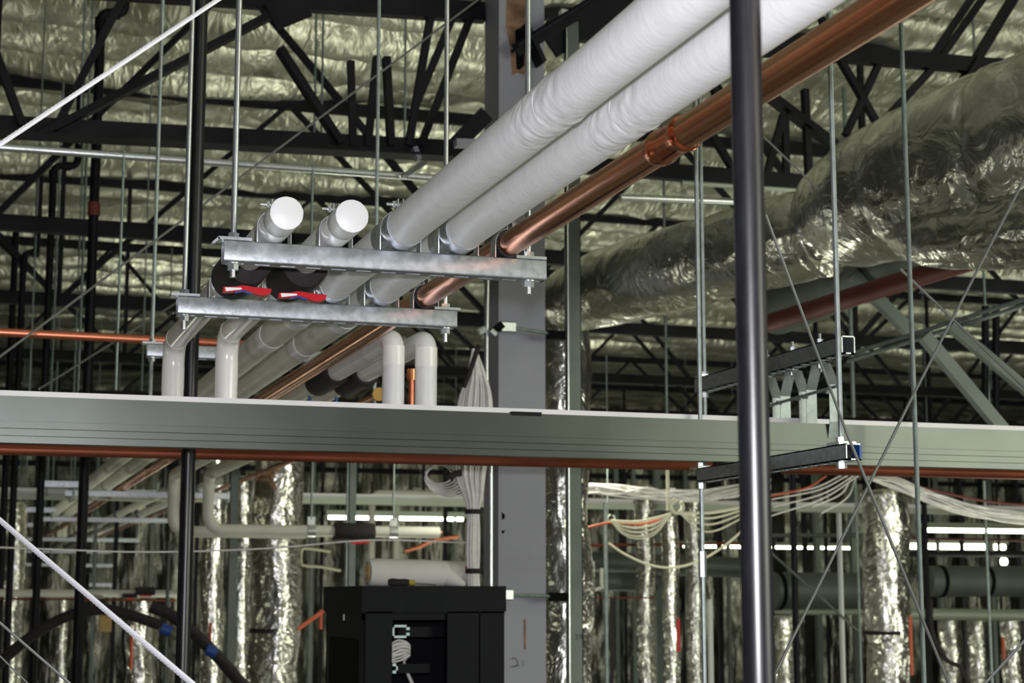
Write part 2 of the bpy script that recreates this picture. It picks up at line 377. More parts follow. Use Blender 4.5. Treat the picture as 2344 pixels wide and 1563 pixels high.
MB().tube([(PX[4], yc0+(yc1-yc0)*q[0], AZ[4]) for q in prof], [PR[4]*q[1] for q in prof], 40).build('coupling', 'solder', t)

# capped branch pipes: cap, valve under black foam, red lever, bend down into the header
def branch(i, yb, xb, label, hlabel, slabel):
    z = AZ[i]; r = PR[i]; x = PX[i]
    t = thing('insulated_branch_pipe', label, 'pipe', (x, 3.05, z), 'capped branch pipes with bends')
    ycap = 3.075 if i == 0 else 3.062
    MB().tube(lin((x, ycap+0.004, z), (x, 3.53, z), 20), r, 40).build('jacket', 'jacket', t)
    cap = MB().tube([(x, ycap-0.0016, z), (x, ycap, z), (x, ycap+0.03, z), (x, ycap+0.075, z), (x, ycap+0.077, z)], [r*0.95, r*1.03, r*1.035, r*1.03, r*1.0], 44, jitter=0.010).build('end_cap', 'white_and_glint', t, ang=40)
    MB().tube([(x, Y1+0.002, z), (x, Y1-0.06, z), (x, Y1-0.062, z)], [r*1.012, r*1.012, r*1.0], 40).build('tape_band', 'pvc', t)
    s = MB().tube([(x, 3.50, z-0.010), (x, 3.505, z-0.010), (x, 3.6, z-0.011), (x, 3.72, z-0.008), (x, 3.728, z-0.008)], [0.041, 0.049, 0.0495, 0.048, 0.038], 48).build('foam_sleeve', 'rubber', t)
    s['label'] = 'black foam valve sleeve'
    run = elbow([(x, 3.70, z), (x, 3.95, z), (xb, yb, z-0.002), (xb, yb, 2.53)], 0.075, 10)
    MB().tube(run, r*0.995, 40).build('bend', 'pvc', t, ang=60)
    k0 = Vector((xb, yb-0.052, z-0.002)); 
    # joint ring of the bend
    MB().tube([(xb+(x-xb)*0.12, yb-0.082, z-0.002), (xb+(x-xb)*0.11, yb-0.079, z-0.002)], r*1.02, 40).build('seam', 'white_and_glint', t)
    MB().tube([(xb, yb, 2.665), (xb, yb, 2.73)], r*1.015, 40).build('tape_band', 'pvc', t)
    # lever
    yl = 3.486; zl = z-0.0545
    L = thing('valve_lever', hlabel, 'lever', (x, yl, zl), 'red valve levers')
    a = pY(510 if i == 0 else 637, 664 if i == 0 else 677, yl); b = pY(619 if i == 0 else 745, 664 if i == 0 else 678, yl)
    ll = b.x-a.x; zz = (a.z+b.z)/2
    us = [0, .02, .25, .36, .42, .48, .62, .74, .86, .97, 1.0]
    up = np.interp(us, [0, .25, .36, .48, .62, 1.0], [.0045, .0065, .0095, .0095, .0075, .0055])
    dn = np.interp(us, [0, .04, .25, .42, .58, .74, .86, .97, 1.0], [-.0052, -.0066, -.0035, .0004, -.0035, -.0085, -.0092, -.0050, -.0005])
    m = MB(); n = len(us)
    for u, p, q in zip(us, up, dn):
        for yq in (yl-0.011, yl+0.011): m.v += [Vector((a.x+ll*u, yq, zz+p-0.002)), Vector((a.x+ll*u, yq, zz+q-0.002))]
    for k in range(n-1):
        o = 4*k; m.f += [(o, o+1, o+5, o+4), (o+2, o+6, o+7, o+3), (o, o+4, o+6, o+2), (o+1, o+3, o+7, o+5)]
    m.f += [(0, 2, 3, 1), (4*n-4, 4*n-3, 4*n-1, 4*n-2)]
    m.build('grip', 'red', L, False)
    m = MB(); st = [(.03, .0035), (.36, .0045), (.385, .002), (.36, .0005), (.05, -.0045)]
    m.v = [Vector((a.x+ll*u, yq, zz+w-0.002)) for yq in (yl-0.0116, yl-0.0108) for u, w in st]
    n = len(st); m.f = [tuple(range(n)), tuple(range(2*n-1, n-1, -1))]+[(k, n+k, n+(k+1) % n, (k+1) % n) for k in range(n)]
    m.build('white_and_glint', 'white_and_glint', L, False)  # white plate painting the flash highlight onto the red grip
    m = MB(); m.bar((a.x+ll*.24, yl, zz-0.0065), (a.x+ll*.42, yl, zz-0.0025), 0.012, 0.004).bar((a.x+ll*.42, yl, zz-0.0025), (a.x+ll*.60, yl, zz-0.0075), 0.012, 0.004)
    m.build('underside', 'blue', L, False)
    MB().tube([(x, yl+.008, zz+0.002), (x, 3.53, z-0.045)], 0.005, 14).build('stem', 'rubber', L)
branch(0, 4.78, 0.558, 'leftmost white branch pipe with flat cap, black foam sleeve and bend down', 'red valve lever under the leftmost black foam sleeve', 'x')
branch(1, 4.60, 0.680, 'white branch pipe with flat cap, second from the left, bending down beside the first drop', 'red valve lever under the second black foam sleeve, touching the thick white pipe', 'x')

# two more white drops at the right end of the header, their runs going away with black sleeves
def drop(xd, yd, label, glab):
    zt = pY(905, 775, yd).z
    t = thing('insulated_drop_pipe', label, 'pipe', (xd, yd, 2.47), 'white drop pipes with black foam valve sleeves')
    r = 0.0305
    MB().tube(elbow([(xd, yd, 2.505), (xd, yd, zt), (xd, yd+1.15, zt)], 0.05, 10), r*0.985, 36).build('bend', 'jacket', t, ang=60)
    MB().tube([(xd, yd, zt-0.075), (xd, yd, zt-0.022)], r*1.01, 36).build('tape_band', 'pvc', t)
    ys = yd+0.72
    MB().tube([(xd, ys, zt), (xd, ys+0.01, zt), (xd, ys+0.3, zt), (xd, ys+0.31, zt)], [0.036, 0.0445, 0.0445, 0.036], 36).build('foam_sleeve', 'rubber', t)
    MB().tube([(xd, ys+0.3, zt), (xd, ys+1.2, zt)], r, 36).build('jacket', 'cream', t)
    MB().tube([(xd, yd+1.16, zt-0.01), (xd, yd+1.16, zt-0.052)], 0.006, 10).build('stem', 'blue', t)
    return zt
drop(1.113, 4.47, 'white vertical pipe partly behind the copper pipe, left one of the pair meeting the header', '')
drop(1.205, 4.47, 'white vertical pipe with glossy collar, right one of the pair meeting the header', '')
# small copper riser between the two drops
t = thing('copper_riser', 'short red copper riser between the two white drop pipes', 'pipe', (1.19, 4.95, 2.44))
q = pY(942, 900, 4.95)
MB().tube([(q.x, 4.95, 2.54), (q.x, 4.95, pY(942, 850, 4.95).z)], 0.009, 14).build('tube', 'copper_red', t)
MB().tube([(q.x, 4.95, pY(942, 870, 4.95).z), (q.x, 4.95, pY(942, 845, 4.95).z)], 0.014, 14).build('fitting', 'solder', t)
q = pY(868, 902, 4.9)
t = thing('brass_fitting_pipe', 'thin dull copper pipe ending in a brass fitting left of the white drops', 'pipe', q)
MB().tube([q, (q.x, q.y+0.02, q.z), (q.x, q.y+0.03, q.z)], [0.02, 0.02, 0.016], 20).build('fitting', 'brass', t)
MB().tube([(q.x, q.y+0.03, q.z), (q.x, q.y+0.9, q.z)], 0.011, 16).build('tube', 'copper', t)

# ------------------------------------------------------------------ long horizontal steel header and copper pipe below it
YB = 4.2
zb0, zt0 = 2.4575, 2.5695
t = thing('steel_header', 'long horizontal galvanised steel header of nested tracks crossing the whole picture', 'beam', (1.5, YB, zb0))
hx0, hx1 = -1.5, 4.6
MB().box((hx0, YB, zb0+0.052), (hx1, YB+0.003, zt0)).build('front_face', 'header', t, False)
for k in range(3):
    z1 = zb0+0.052-k*0.0173; e = [0, pY(1590, 1000, YB).x-0.0, pY(1535, 1035, YB).x][k]
    m = MB().box((hx0, YB+0.004+k*0.003, z1-0.0163), (hx1, YB+0.05-k*0.003, z1))
    m.build('nested_track', 'header', t, False)
zr = pY(0, 893, YB+0.19).z
MB().box((hx0, YB+0.187, zb0+0.019), (hx1, YB+0.19, zr)).build('back_leg', 'header_light', t, False)  # pale colour stands in for flash light on the galvanised leg
MB().box((hx0, YB+0.045, zb0+0.018), (hx1, YB+0.187, zb0+0.021)).build('web_plate', 'header', t, False)
a = pY(1172, 940, YB-0.004); b = pY(1240, 940, YB-0.004)
MB().box((a.x, YB-0.004, zt0-0.006), (b.x, YB+0.02, zt0+0.004)).build('joint_plate', 'truss', t, False)
YC = 5.0
a = pY(0, 1029, YC); b = pY(1630, 1066, YC)
t = thing('copper_pipe', 'dull horizontal copper pipe hugging the underside of the steel header, left length', 'pipe', (a.x, YC, a.z), 'copper pipe under the header')
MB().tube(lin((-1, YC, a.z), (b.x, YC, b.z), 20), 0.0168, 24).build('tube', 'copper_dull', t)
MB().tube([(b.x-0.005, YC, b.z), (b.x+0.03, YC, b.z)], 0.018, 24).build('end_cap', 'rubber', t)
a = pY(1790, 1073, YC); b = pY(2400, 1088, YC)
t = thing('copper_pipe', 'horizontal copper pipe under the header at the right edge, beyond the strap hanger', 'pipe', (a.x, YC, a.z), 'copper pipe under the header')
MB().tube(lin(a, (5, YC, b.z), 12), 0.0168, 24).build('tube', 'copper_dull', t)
a = pY(0, 757, 6.0); b = pY(640, 792, 6.0)
t = tag(MB().tube(lin((-1, 6.0, a.z), b, 10), 0.0150, 20).build('copper_pipe', 'copper_red'), 'orange-red copper pipe crossing at the left edge behind the black drop pipes', 'pipe')

# ------------------------------------------------------------------ grey square column, brace and its fittings
YCOL = 6.75
cx0 = pY(1141, 1100, YCOL).x; cx1 = pY(1249, 1100, YCOL).x
cwid = cx1-cx0
t = thing('steel_column', 'grey painted square steel column with a rust scorch near its top', 'column', ((cx0+cx1)/2, YCOL+cwid/2, 0))
MB().box((cx0, YCOL, 0), (cx1, YCOL+cwid, 5.45)).build('shaft', 'gray', t, False)
def patch(name, pts, Y, m, parent, th=0.0015):
    P = [pY(x, y, Y) for x, y in pts]; n = len(P); mb = MB()
    mb.v = [Vector((p.x, Y-th, p.z)) for p in P]+[Vector((p.x, Y, p.z)) for p in P]
    mb.f = [tuple(range(n)), tuple(range(2*n-1, n-1, -1))]+[(k, n+k, n+(k+1) % n, (k+1) % n) for k in range(n)]
    return mb.build(name, m, parent, False)
patch('rust_scorch', [(1160, -30), (1212, -30), (1210, 60), (1207, 160), (1198, 172), (1185, 166), (1172, 172), (1168, 110), (1158, 60)], YCOL, 'rust', t)
patch('slot', [(1179, 70), (1189, 64), (1197, 72), (1200, 150), (1190, 160), (1182, 158)], YCOL-0.0016, 'rackhole', t)
patch('rust_streak', [(1199, 1418), (1203, 1418), (1204, 1486), (1199, 1486)], YCOL, 'rust', t)
for pts in ([(1148, 1172), (1156, 1178), (1155, 1186), (1149, 1190)], [(1148, 1214), (1156, 1214), (1153, 1221), (1148, 1220)]):
    patch('bolt_hole', pts, YCOL, 'rackhole', t)
def stroke(name, pts, Y, m, parent, r=0.0022):
    return MB().tube([Vector((q.x, Y, q.z)) for q in (pY(x, y, Y) for x, y in pts)], r, 6).build(name, m, parent)
stroke('marker_lettering', [(1170, 1508), (1178, 1505), (1184, 1511), (1185, 1520), (1176, 1526), (1170, 1526), (1189, 1523)], YCOL-0.001, 'ink', t, 0.0016)
stroke('marker_lettering', [(1196, 1511), (1199, 1525)], YCOL-0.001, 'ink', t, 0.001)
t = thing('knee_brace', 'dark steel knee brace running from the column plate up to the right', 'brace', pY(1182, 112, YCOL-0.06))
MB().bar(pY(1178, 112, YCOL-0.07), pY(1420, -40, YCOL-0.07), 0.1, 0.012).bar(pY(1180, 116, YCOL-0.07), pY(1424, -34, YCOL-0.07), 0.012, 0.06).build('arm', 'truss', t, False)
MB().bar(pY(1262, 112, YCOL+0.18), pY(1440, -10, YCOL+0.18), 0.02, 0.09).build('arm', 'truss', t, False)
MB().bar(pY(1195, 62, YCOL-0.03), pY(1236, 150, YCOL-0.03), 0.02, 0.13, (0, 1, 0)).build('gusset_plate', 'truss', t, False)

# ------------------------------------------------------------------ roof trusses
def chord(m, p0, p1, w):
    d = 0.02
    o = Vector((0, d, 0))
    m.angle(p0-o, p1-o, w, 0.009, (0, 0, 1), -1); m.angle(p0+o, p1+o, w, 0.009, (0, 0, 1), 1)
    return m
def web(t, p0, p1, w, dep=0.03): return MB().bar(p0, p1, dep, w, (0, 1, 0.001)).build('web_member', 'truss', t, False)
YT = 6.95
t = thing('roof_truss', 'nearest dark roof truss with the silver conduit under its bottom chord, left of the column', 'truss', pY(0, 310, YT), 'roof trusses')
a, b = pY(-150, 296, YT), pY(1108, 362, YT)
MB().bar(a+V(0, 0, .03), b+V(0, 0, .03), 0.012, 0.085, (0, 0, 1)).bar(a+V(0, -.02, -.012), b+V(0, -.02, -.012), 0.11, 0.01, (0, 0, 1)).build('bottom_chord', 'truss', t, False)
a, b = pY(-150, -50, YT), pY(1108, 30, YT)
MB().bar(a, b, 0.05, 0.085, (0, 0, 1)).build('top_chord', 'truss', t, False)
for x0, y0, x1, y1, w in ((-40, 40, 52, 290, .075), (300, -40, 128, 292, .04), (760, -38, 90, 312, .07), (640, 112, 780, 330, .07), (803, 140, 808, 335, .03), (862, 130, 842, 335, .035), (884, 132, 895, 335, .05),
                          (985, 40, 935, 335, .045), (1046, 15, 940, 270, .035), (1092, 0, 962, 335, .045)):
    web(t, pY(x0, y0, YT), pY(x1, y1, YT), w)
MB().bar(pY(620, 40, YT-.03), pY(700, 8, YT-.03), 0.02, 0.12).build('splice_plate', 'truss', t, False)
t = thing('roof_truss', 'dark roof truss right of the column, its top chord crossing behind the foil duct', 'truss', pY(1700, 400, YT), 'roof trusses')
MB().bar(pY(1249, 70, YT), pY(3000, 212, YT), 0.05, 0.075, (0, 0, 1)).build('top_chord', 'truss', t, False)
MB().bar(pY(1249, 372, YT), pY(3000, 508, YT), 0.05, 0.07, (0, 0, 1)).build('bottom_chord', 'truss', t, False)
for x0, y0, x1, y1, w in ((1745, 208, 1925, 345, .08), (1925, 140, 2012, 290, .035), (2010, 150, 1935, 310, .035), (2140, 150, 2025, 275, .05), (2235, -20, 2120, 150, .04), (2262, -20, 2140, 150, .035), (2335, -30, 2190, 210, .085),
                          (1793, 262, 1752, 410, .032), (1797, 262, 1800, 412, .028), (1842, 205, 1852, 420, .036), (1628, 305, 1684, 398, .035), (1595, 80, 1650, 250, .04), (1560, 300, 1540, 395, .04), (1880, 40, 1900, 110, .03)):
    web(t, pY(x0, y0, YT), pY(x1, y1, YT), w)
def truss(Y, label, z0=3.95, z1=5.36, x0=-1.5, x1=16, p=1.3, seed=0):
    t = thing('roof_truss', label, 'truss', (x0, Y, z0), 'roof trusses')
    MB().bar((x0, Y, z0), (x1, Y, z0), 0.05, 0.08, (0, 0, 1)).build('bottom_chord', 'truss', t, False)
    MB().bar((x0, Y, z1), (x1, Y, z1), 0.05, 0.08, (0, 0, 1)).build('top_chord', 'truss', t, False)
    n = int((x1-x0)/p); rs = random.Random(seed)
    for k in range(n):
        xa = x0+k*p; j = rs.uniform(-.06, .06)
        web(t, (xa, Y, z1), (xa+p*0.5+j, Y, z0), .05); web(t, (xa+p, Y, z1), (xa+p*0.5+j, Y, z0), .05)
        if k % 2 == 0: web(t, (xa+p*0.5+j, Y, z0), (xa+p*.5+j, Y, z1), .035)
for k, (Y, o) in enumerate(((8.75, 'second'), (11.0, 'third'), (13.6, 'fourth'), (16.2, 'fifth'), (19.0, 'sixth'), (22.0, 'seventh'), (25.0, 'eighth and farthest'))):
    truss(Y, 'dark open web roof truss, %s row back from the grey column' % o, x0=-1.2+0.4*(k % 3), x1=8+Y*0.42, seed=k, p=2.5+0.3*(k % 3))
def pipe(name, label, cat, pts, r, m, group=None, seg=14, R=None):
    o = MB().tube(elbow(pts, R) if R else pts, r, seg).build(name, m)
    return tag(o, label, cat, group)
pipe('conduit', 'silver conduit strung under the nearest truss chord at the left', 'conduit', [pY(-60, 333, 6.7), pY(1030, 410, 6.7)], 0.0155, 'zinc')
pipe('conduit', 'pale conduit under the truss chord right of the grey column', 'conduit', [pY(1560, 418, 6.9), pY(1915, 442, 6.9)], 0.011, 'palegreen')
pipe('conduit', 'thicker pale conduit below the other one right of the grey column', 'conduit', [pY(1420, 452, 7.2), pY(1905, 470, 7.2)], 0.017, 'zinc')
a = pY(935, 398, 6.62)
t = thing('conduit_bracket', 'small angled grey bracket clipping the silver conduit to the truss left of the column', 'bracket', a)
MB().bar(pY(922, 404, 6.62), pY(970, 372, 6.75), 0.03, 0.012).build('arm', 'zinc', t, False)
MB().bar(pY(948, 338, 6.9), pY(958, 366, 6.9), 0.02, 0.045, (0, 1, 0)).build('clip', 'gray', t, False)
MB().tube([pY(924, 402, 6.6), pY(924, 408, 6.6)], 0.012, 8).build('bolt', 'zinc', t)
t = tag(MB().bar(pY(1042, 328, 6.6), pY(1100, 330, 6.6), 0.05, 0.03, (0, 0, 1)).build('chord_seat', 'gray', None, False), 'short pale grey steel seat beside the column under the truss end', 'bracket')
tag(MB().bar(pY(1030, 345, 6.7), pY(1112, 262, 6.7), 0.04, 0.07).build('strut_brace', 'truss', None, False), 'short dark brace rising to the left side of the column', 'brace')

# ------------------------------------------------------------------ black steel drop pipes
t = thing('sprinkler_drop', 'thick black steel pipe in the foreground crossing in front of the white pipes', 'pipe', pD(1720, 800, 1.80))
a, b = pD(1711, 0, 1.80), pD(1731, 1563, 1.80); a.x = b.x = pD(1721, 780, 1.80).x; a.y = b.y = pD(1721, 780, 1.80).y
MB().tube(lin((a.x, a.y, 1.6), (a.x, a.y, 3.2), 4), 0.0166, 40).build('tube', 'black', t)
def vpipe(name, label, cat, x, y, Y, z0, z1, r, m, group=None, seg=14):
    q = pY(x, y, Y)
    return tag(MB().tube([(q.x, Y, z0), (q.x, Y, z1)], r, seg).build(name, m), label, cat, group)
vpipe('sprinkler_drop', 'slim black steel pipe at the left passing behind the long header', 'pipe', 437, 850, 4.9, 1.6, 4.4, 0.0205, 'black', None, 30)
def zat(x, y, Y): return pY(x, y, Y).z
for x, y, Y, r, ztp, lab, ofs in ((212, 560, 8.3, .024, (232, 28), 'black drop pipe with a crooked double elbow at the top left', (285, 24)),
                                  (110, 700, 9.3, .020, (122, 378), 'thin black drop pipe with an elbow below the silver conduit', (178, 372)),
                                  (45, 800, 10.5, .02, (55, 578), 'black drop pipe with a small elbow near the left edge', (85, 566)),
                                  (22, 860, 11.5, .022, (28, 520), 'black drop pipe closest to the left edge', None)):
    q = pY(x, y, Y); top = pY(ztp[0], ztp[1], Y)
    t = thing('sprinkler_drop', lab, 'pipe', (q.x, Y, 0), 'black sprinkler drops at the left')
    pts = [(q.x, Y, 1.2), (q.x, Y, top.z)]
    if ofs:
        e = pY(ofs[0], ofs[1], Y); pts += [(e.x, Y, top.z), (e.x, Y, top.z+0.5)]
    MB().tube(elbow(pts, 0.05) if ofs else pts, r, 16).build('tube', 'black_far', t)
    if ofs:
        MB().tube([(q.x, Y, top.z-0.09), (q.x, Y, top.z-0.03)], r*1.25, 16).tube([(q.x+0.05, Y, top.z), (q.x+0.09, Y, top.z)], r*1.25, 16).build('fitting', 'black_far', t)
    if x == 212:
        zc = zat(222, 478, Y); MB().tube([(q.x, Y, zc-0.035), (q.x, Y, zc+0.03)], r*1.25, 16).build('coupling', 'redpipe', t)

# ------------------------------------------------------------------ hanging threaded rods
RODS = [(275, 600, 6.69, 345, 893, .0058, 'thin rod hanging from the silver conduit left of the bent white drops'),
        (715, 430, 6.69, 377, 700, .0058, 'thin rod hanging from the silver conduit above the second capped pipe'),
        (190, 600, 9.0, -600, 893, .0055, 'thin dark rod between the two black drop pipes at the left'),
        (78, 640, 9.5, -600, 893, .005, 'faint rod beside the black drop pipes near the left edge'),
        (335, 560, 10.5, -600, 893, .005, 'faint thin rod just left of the bright rod pair'),
        (722, 160, 8.0, -600, 325, .006, 'left one of two thin rods above the silver conduit'),
        (738, 160, 8.0, -600, 325, .006, 'right one of two thin rods above the silver conduit'),
        (192, 80, 7.5, -600, 330, .006, 'thin dark rod beside the crooked black elbow at the top left'),
        (928, 130, 8.2, -600, 335, .006, 'thin rod between the dark truss webs left of the column'),
        (2085, 700, 4.05, -900, 1620, .0068, 'long bright rod at the right running from top to bottom of the picture'),
        (2262, 1340, 9.0, 1100, 1620, .010, 'dull brownish rod at the lower right edge'),
        (1964, 1300, 8.0, 1090, 1620, .007, 'thin dull rod right of the pale hanging post'),
        (2258, 780, 8.0, -600, 970, .008, 'dull thin rod above the header near the right edge'),
        (1950, 820, 9.5, -600, 955, .014, 'dim thin post behind the strap hanger'),
        (1525, 860, 9.0, -600, 950, .008, 'dim thin rod left of the twin rods'),
        (1387, 1290, 8.5, 1150, 1620, .011, 'pale thin conduit behind the hanging cables right of the column')]
for x, y, Y, ya, yb, r, lab in RODS:
    q = pY(x, y, Y); tag(MB().tube([(q.x, Y, zat(x, yb, Y)), (q.x, Y, min(5.36, zat(x, ya, Y)))], r, 10).build('hanging_rod', 'dullrod'), lab, 'rod', 'thin hanging rods')

# ------------------------------------------------------------------ wire ropes and thin wires
def rope(label, p0, p1, r, turns, name='wire_rope', m='wire'):
    p0, p1 = Vector(p0), Vector(p1); d = p1-p0; a, b = frame(d); n = turns*20; mb = MB()
    for s in range(6):
        path = []
        for i in range(n+1):
            w = 2*math.pi*(i/20+s/6); path.append(p0+d*(i/n)+a*(r*0.68*math.cos(w))+b*(r*0.68*math.sin(w)))
        mb.tube(path, r*0.33, 8, False)
    mb.tube([p0, p1], r*0.45, 8)
    return tag(mb.build(name, m, ang=180), label, 'wire rope', 'bright wire ropes')
rope('bright twisted wire rope slanting across the top left corner', pD(-60, 370, 2.8), pD(540, -28, 3.2), 0.0046, 13)
rope('bright twisted wire rope slanting down across the bottom left corner', pD(-60, 1140, 2.9), pD(470, 1590, 2.6), 0.0048, 13)
def wire(label, x0, y0, d0, x1, y1, d1, r, m='wire_thin'):
    return tag(MB().tube([pD(x0, y0, d0), pD(x1, y1, d1)], r, 8).build('brace_wire', m), label, 'wire', 'thin bracing wires')
wire('thin taut wire rising from the left edge to the top near the column', -30, 838, 4.95, 1120, -20, 6.4, 0.0038)
wire('faint wire below the thin taut wire at the left', 90, 890, 6.0, 520, 620, 7.2, 0.004)
wire('thin wire at the bottom left corner under the wire rope', -20, 1408, 3.0, 190, 1590, 3.0, 0.0026)
wire('faintest wire in the bottom left corner', -20, 1482, 3.2, 80, 1580, 3.2, 0.0016)
wire('thin wire crossing in front of the strap hanger from upper left', 1752, 490, 3.1, 1936, 985, 3.3, 0.0028)
wire('thin wire continuing down right from the strap hanger', 1936, 985, 3.3, 2180, 1585, 3.5, 0.0032)
wire('thin wire slanting down left from the right edge, crossing the other wire', 2360, 380, 3.9, 2090, 905, 3.7, 0.0032)
wire('lower length of the wire slanting down left across the header', 2090, 905, 3.7, 1765, 1560, 3.4, 0.0032)
wire('pale thin rod slanting down right behind the black drop pipe below the header', 1762, 1262, 7.5, 1965, 1445, 7.8, 0.006, 'greenpost')
wire('short wire at the bottom right corner', 2360, 1450, 3.0, 2240, 1580, 3.0, 0.0026)
wire('fine wire behind the foreground black pipe above the foil duct', 1745, 310, 5.0, 1872, 432, 5.2, 0.003)
wire('long pale wire slanting behind the two dim braces at the right', 2060, 615, 5.5, 2390, 930, 5.8, 0.0045)

# ------------------------------------------------------------------ right trapeze: two struts running away, strap hangers between them
def strut_y(m, x0, y0, y1, zt, h, w=0.041, t=0.003):
    zb = zt-h; x1 = x0+w
    for a, b in ((x0, x0+t), (x1-t, x1)): m.box((a, y0, zb), (b, y1, zt))
    m.box((x0, y0, zt-t), (x1, y1, zt+0.0002))
    y = y0; m.box((x0, y0, zb-0.0002), (x0+0.013, y1, zb+t)).box((x1-0.013, y0, zb-0.0002), (x1, y1, zb+t)); m.box((x0, y0, zb-0.0002), (x1, y0+0.02, zb+t))
    y = y0+0.02
    while y < y1-0.03: m.box((x0, y+0.029, zb-0.0002), (x1, min(y1, y+0.05), zb+t)); y += 0.05
    return m
def ytrap(label, xa, xn, xf, yt_n, yb_n, rods, ztop, group):
    n = pX(xn, yt_n, xa); nb = pX(xn, yb_n, xa); f = pX(xf, 900, xa)
    t = thing('trapeze_hanger', label, 'pipe hanger', (xa, n.y, nb.z), group)
    strut_y(MB(), xa, n.y, f.y, n.z, n.z-nb.z).build('strut', 'galv', t, False)
    for k, (rx, low) in enumerate(rods):
        q = pX(rx, 900, xa+0.02); y = q.y
        rd = thread_rod(MB(), xa+0.02, y, nb.z-low, ztop, 0.0066, False).build('threaded_rod', 'rod', t)
        MB().box((xa-0.002, y-0.03, n.z+0.0003), (xa+0.043, y+0.03, n.z+0.007)).build('square_washer', 'zinc', t, False)
        MB().hexnut((xa+0.02, y, n.z+0.013), 0.0125, 0.012).build('nut', 'zinc', rd, False)
        MB().hexnut((xa+0.02, y, nb.z-0.009), 0.0125, 0.015).build('nut', 'zinc', rd, False)
        if low > 0.5: MB().tube([(xa+0.02, y, nb.z-0.26), (xa+0.02, y, nb.z-0.19)], 0.011, 6).build('coupling_nut', 'zinc', rd, False)
    return t, n, nb
XU, XL = 2.28, 1.95
tu, un, unb = ytrap('upper strut of the right hanger, running away above the steel header with bent straps below', XU, 1926, 1590, 768, 809, ((1613, .10),), 4.9, 'struts of the right trapeze hanger')
tl, ln, lnb = ytrap('lower strut of the right hanger, in front of the header with a blue end tag', XL, 1936, 1592, 1014, 1052, ((1922, .012), (1602, 1.5)), 4.6, 'struts of the right trapeze hanger')
MB().box((XL+0.034, ln.y-0.002, lnb.z+0.004), (XL+0.0405, ln.y+0.03, ln.z-0.004)).build('end_tag', 'blue', tl, False)
def strap_hanger(label, px, pyl, pyr, bend):
    yb = pX(px, 850, XU+0.02).y; zb = unb.z
    t = thing('strap_hanger', label, 'strap hanger', (XU+0.02, yb, zb-0.15), 'bent strap hangers under the right upper strut')
    x0, x1 = XU+0.004, XU+0.037
    for sgn, yy in ((1, pX(pyl, 900, XU+0.02).y), (-1, pX(pyr, 900, XU+0.02).y)):
        zk = zb-0.075; ze = pX(pyr, 962, XU).z if bend and sgn < 0 else 2.49 if 4.21 < yy < 4.38 else 2.47
        pts = [(yb, zb-0.004), (yb+(yy-yb)*0.35, zb-0.008), (yy, zk), (yy, ze)]
        if bend and sgn < 0: pts += [(yy+0.012, ze-0.045)]
        m = MB(); n = len(pts); P = [Vector((0, p[0], p[1])) for p in pts]
        for i in range(n):
            d = (P[min(i+1, n-1)]-P[max(i-1, 0)]).normalized(); nn = Vector((0, -d.z, d.y))*0.0025
            for q in (P[i], P[i]+nn): m.v += [Vector((x0, q.y, q.z)), Vector((x1, q.y, q.z))]
        for i in range(n-1):
            a = 4*i; b = a+4; m.f += [(a, a+1, b+1, b), (a+2, b+2, b+3, a+3), (a, b, b+2, a+2), (a+1, a+3, b+3, b+1)]
        m.f += [(0, 2, 3, 1), (4*n-4, 4*n-3, 4*n-1, 4*n-2)]
        m.build('strap', 'rod', t, False)
        MB().hexnut((x0-0.004, yy, zk-0.02), 0.007, 0.014, (1, 0, 0)).build('nut', 'zinc', t, False)
    ztp = un.z
    bo = MB().tube([(XU+0.02, yb, zb-0.03), (XU+0.02, yb, ztp+0.03)], 0.0045, 10).build('bolt', 'zinc', t)
    for zn in (ztp+0.008, zb-0.014): MB().hexnut((XU+0.02, yb, zn), 0.010, 0.012).build('nut', 'zinc', bo, False)
    return t
strap_hanger('bent strap hanger nearest the open end of the right upper strut', 1878, 1857, 1910, True)
strap_hanger('bent strap hanger in the middle of the right upper strut', 1815, 1797, 1840, False)
strap_hanger('bent strap hanger just right of the foreground black pipe', 1755, 1725, 1779, False)
a, b = pX(1720, 940, XU-0.002), pX(1918, 883, XU-0.002)
tag(MB().tube([a, b], 0.0045, 8).build('cross_bolt', 'rod'), 'thin cross rod threaded through the bent strap hangers', 'rod')

# ------------------------------------------------------------------ foil wrapped ducts
def duct_mesh(pts, seg=48, n=26, amp=0.05, ring=0.0, seed=1, rings=None):
    """pts: (point, radius); a sagging, crumpled tube"""
    P = bez([p for p, r in pts], n); R = np.interp(np.linspace(0, len(pts)-1, len(P)), range(len(pts)), [r for p, r in pts])
    m = MB(); N = len(P); a, b = None, None; L = 0; rs = np.random.RandomState(seed)
    for i in range(N):
        t = (P[min(i+1, N-1)]-P[max(i-1, 0)]).normalized()
        if a is None: a, b = frame(t)
        a = (a-t*a.dot(t)).normalized(); b = t.cross(a)
        if i: L += (P[i]-P[i-1]).length
        w = np.arange(seg)*2*math.pi/seg; c = np.cos(w)*3+10; s = np.sin(w)*3+10
        q = R[i]*(1 + amp*(vnoise(c*1.0+L*2.2, s*1.0+L*3.1, seed)*1.2+vnoise(c*2.3-L*7, s*2.3+L*6, seed+1)*0.9+vnoise(c*5+L*15, s*5-L*12, seed+2)*0.5))
        if ring: q = q*(1-ring*(1-abs(math.sin(L*math.pi/0.5)))**6)
        for k in range(seg): m.v.append(P[i]+a*float(q[k]*math.cos(w[k]))+b*float(q[k]*math.sin(w[k])))
    for i in range(N-1):
        for k in range(seg):
            k2 = (k+1) % seg; m.f.append((i*seg+k, i*seg+k2, (i+1)*seg+k2, (i+1)*seg+k))
    m.f.append(tuple(range(seg-1, -1, -1))); m.f.append(tuple((N-1)*seg+k for k in range(seg)))
    return m
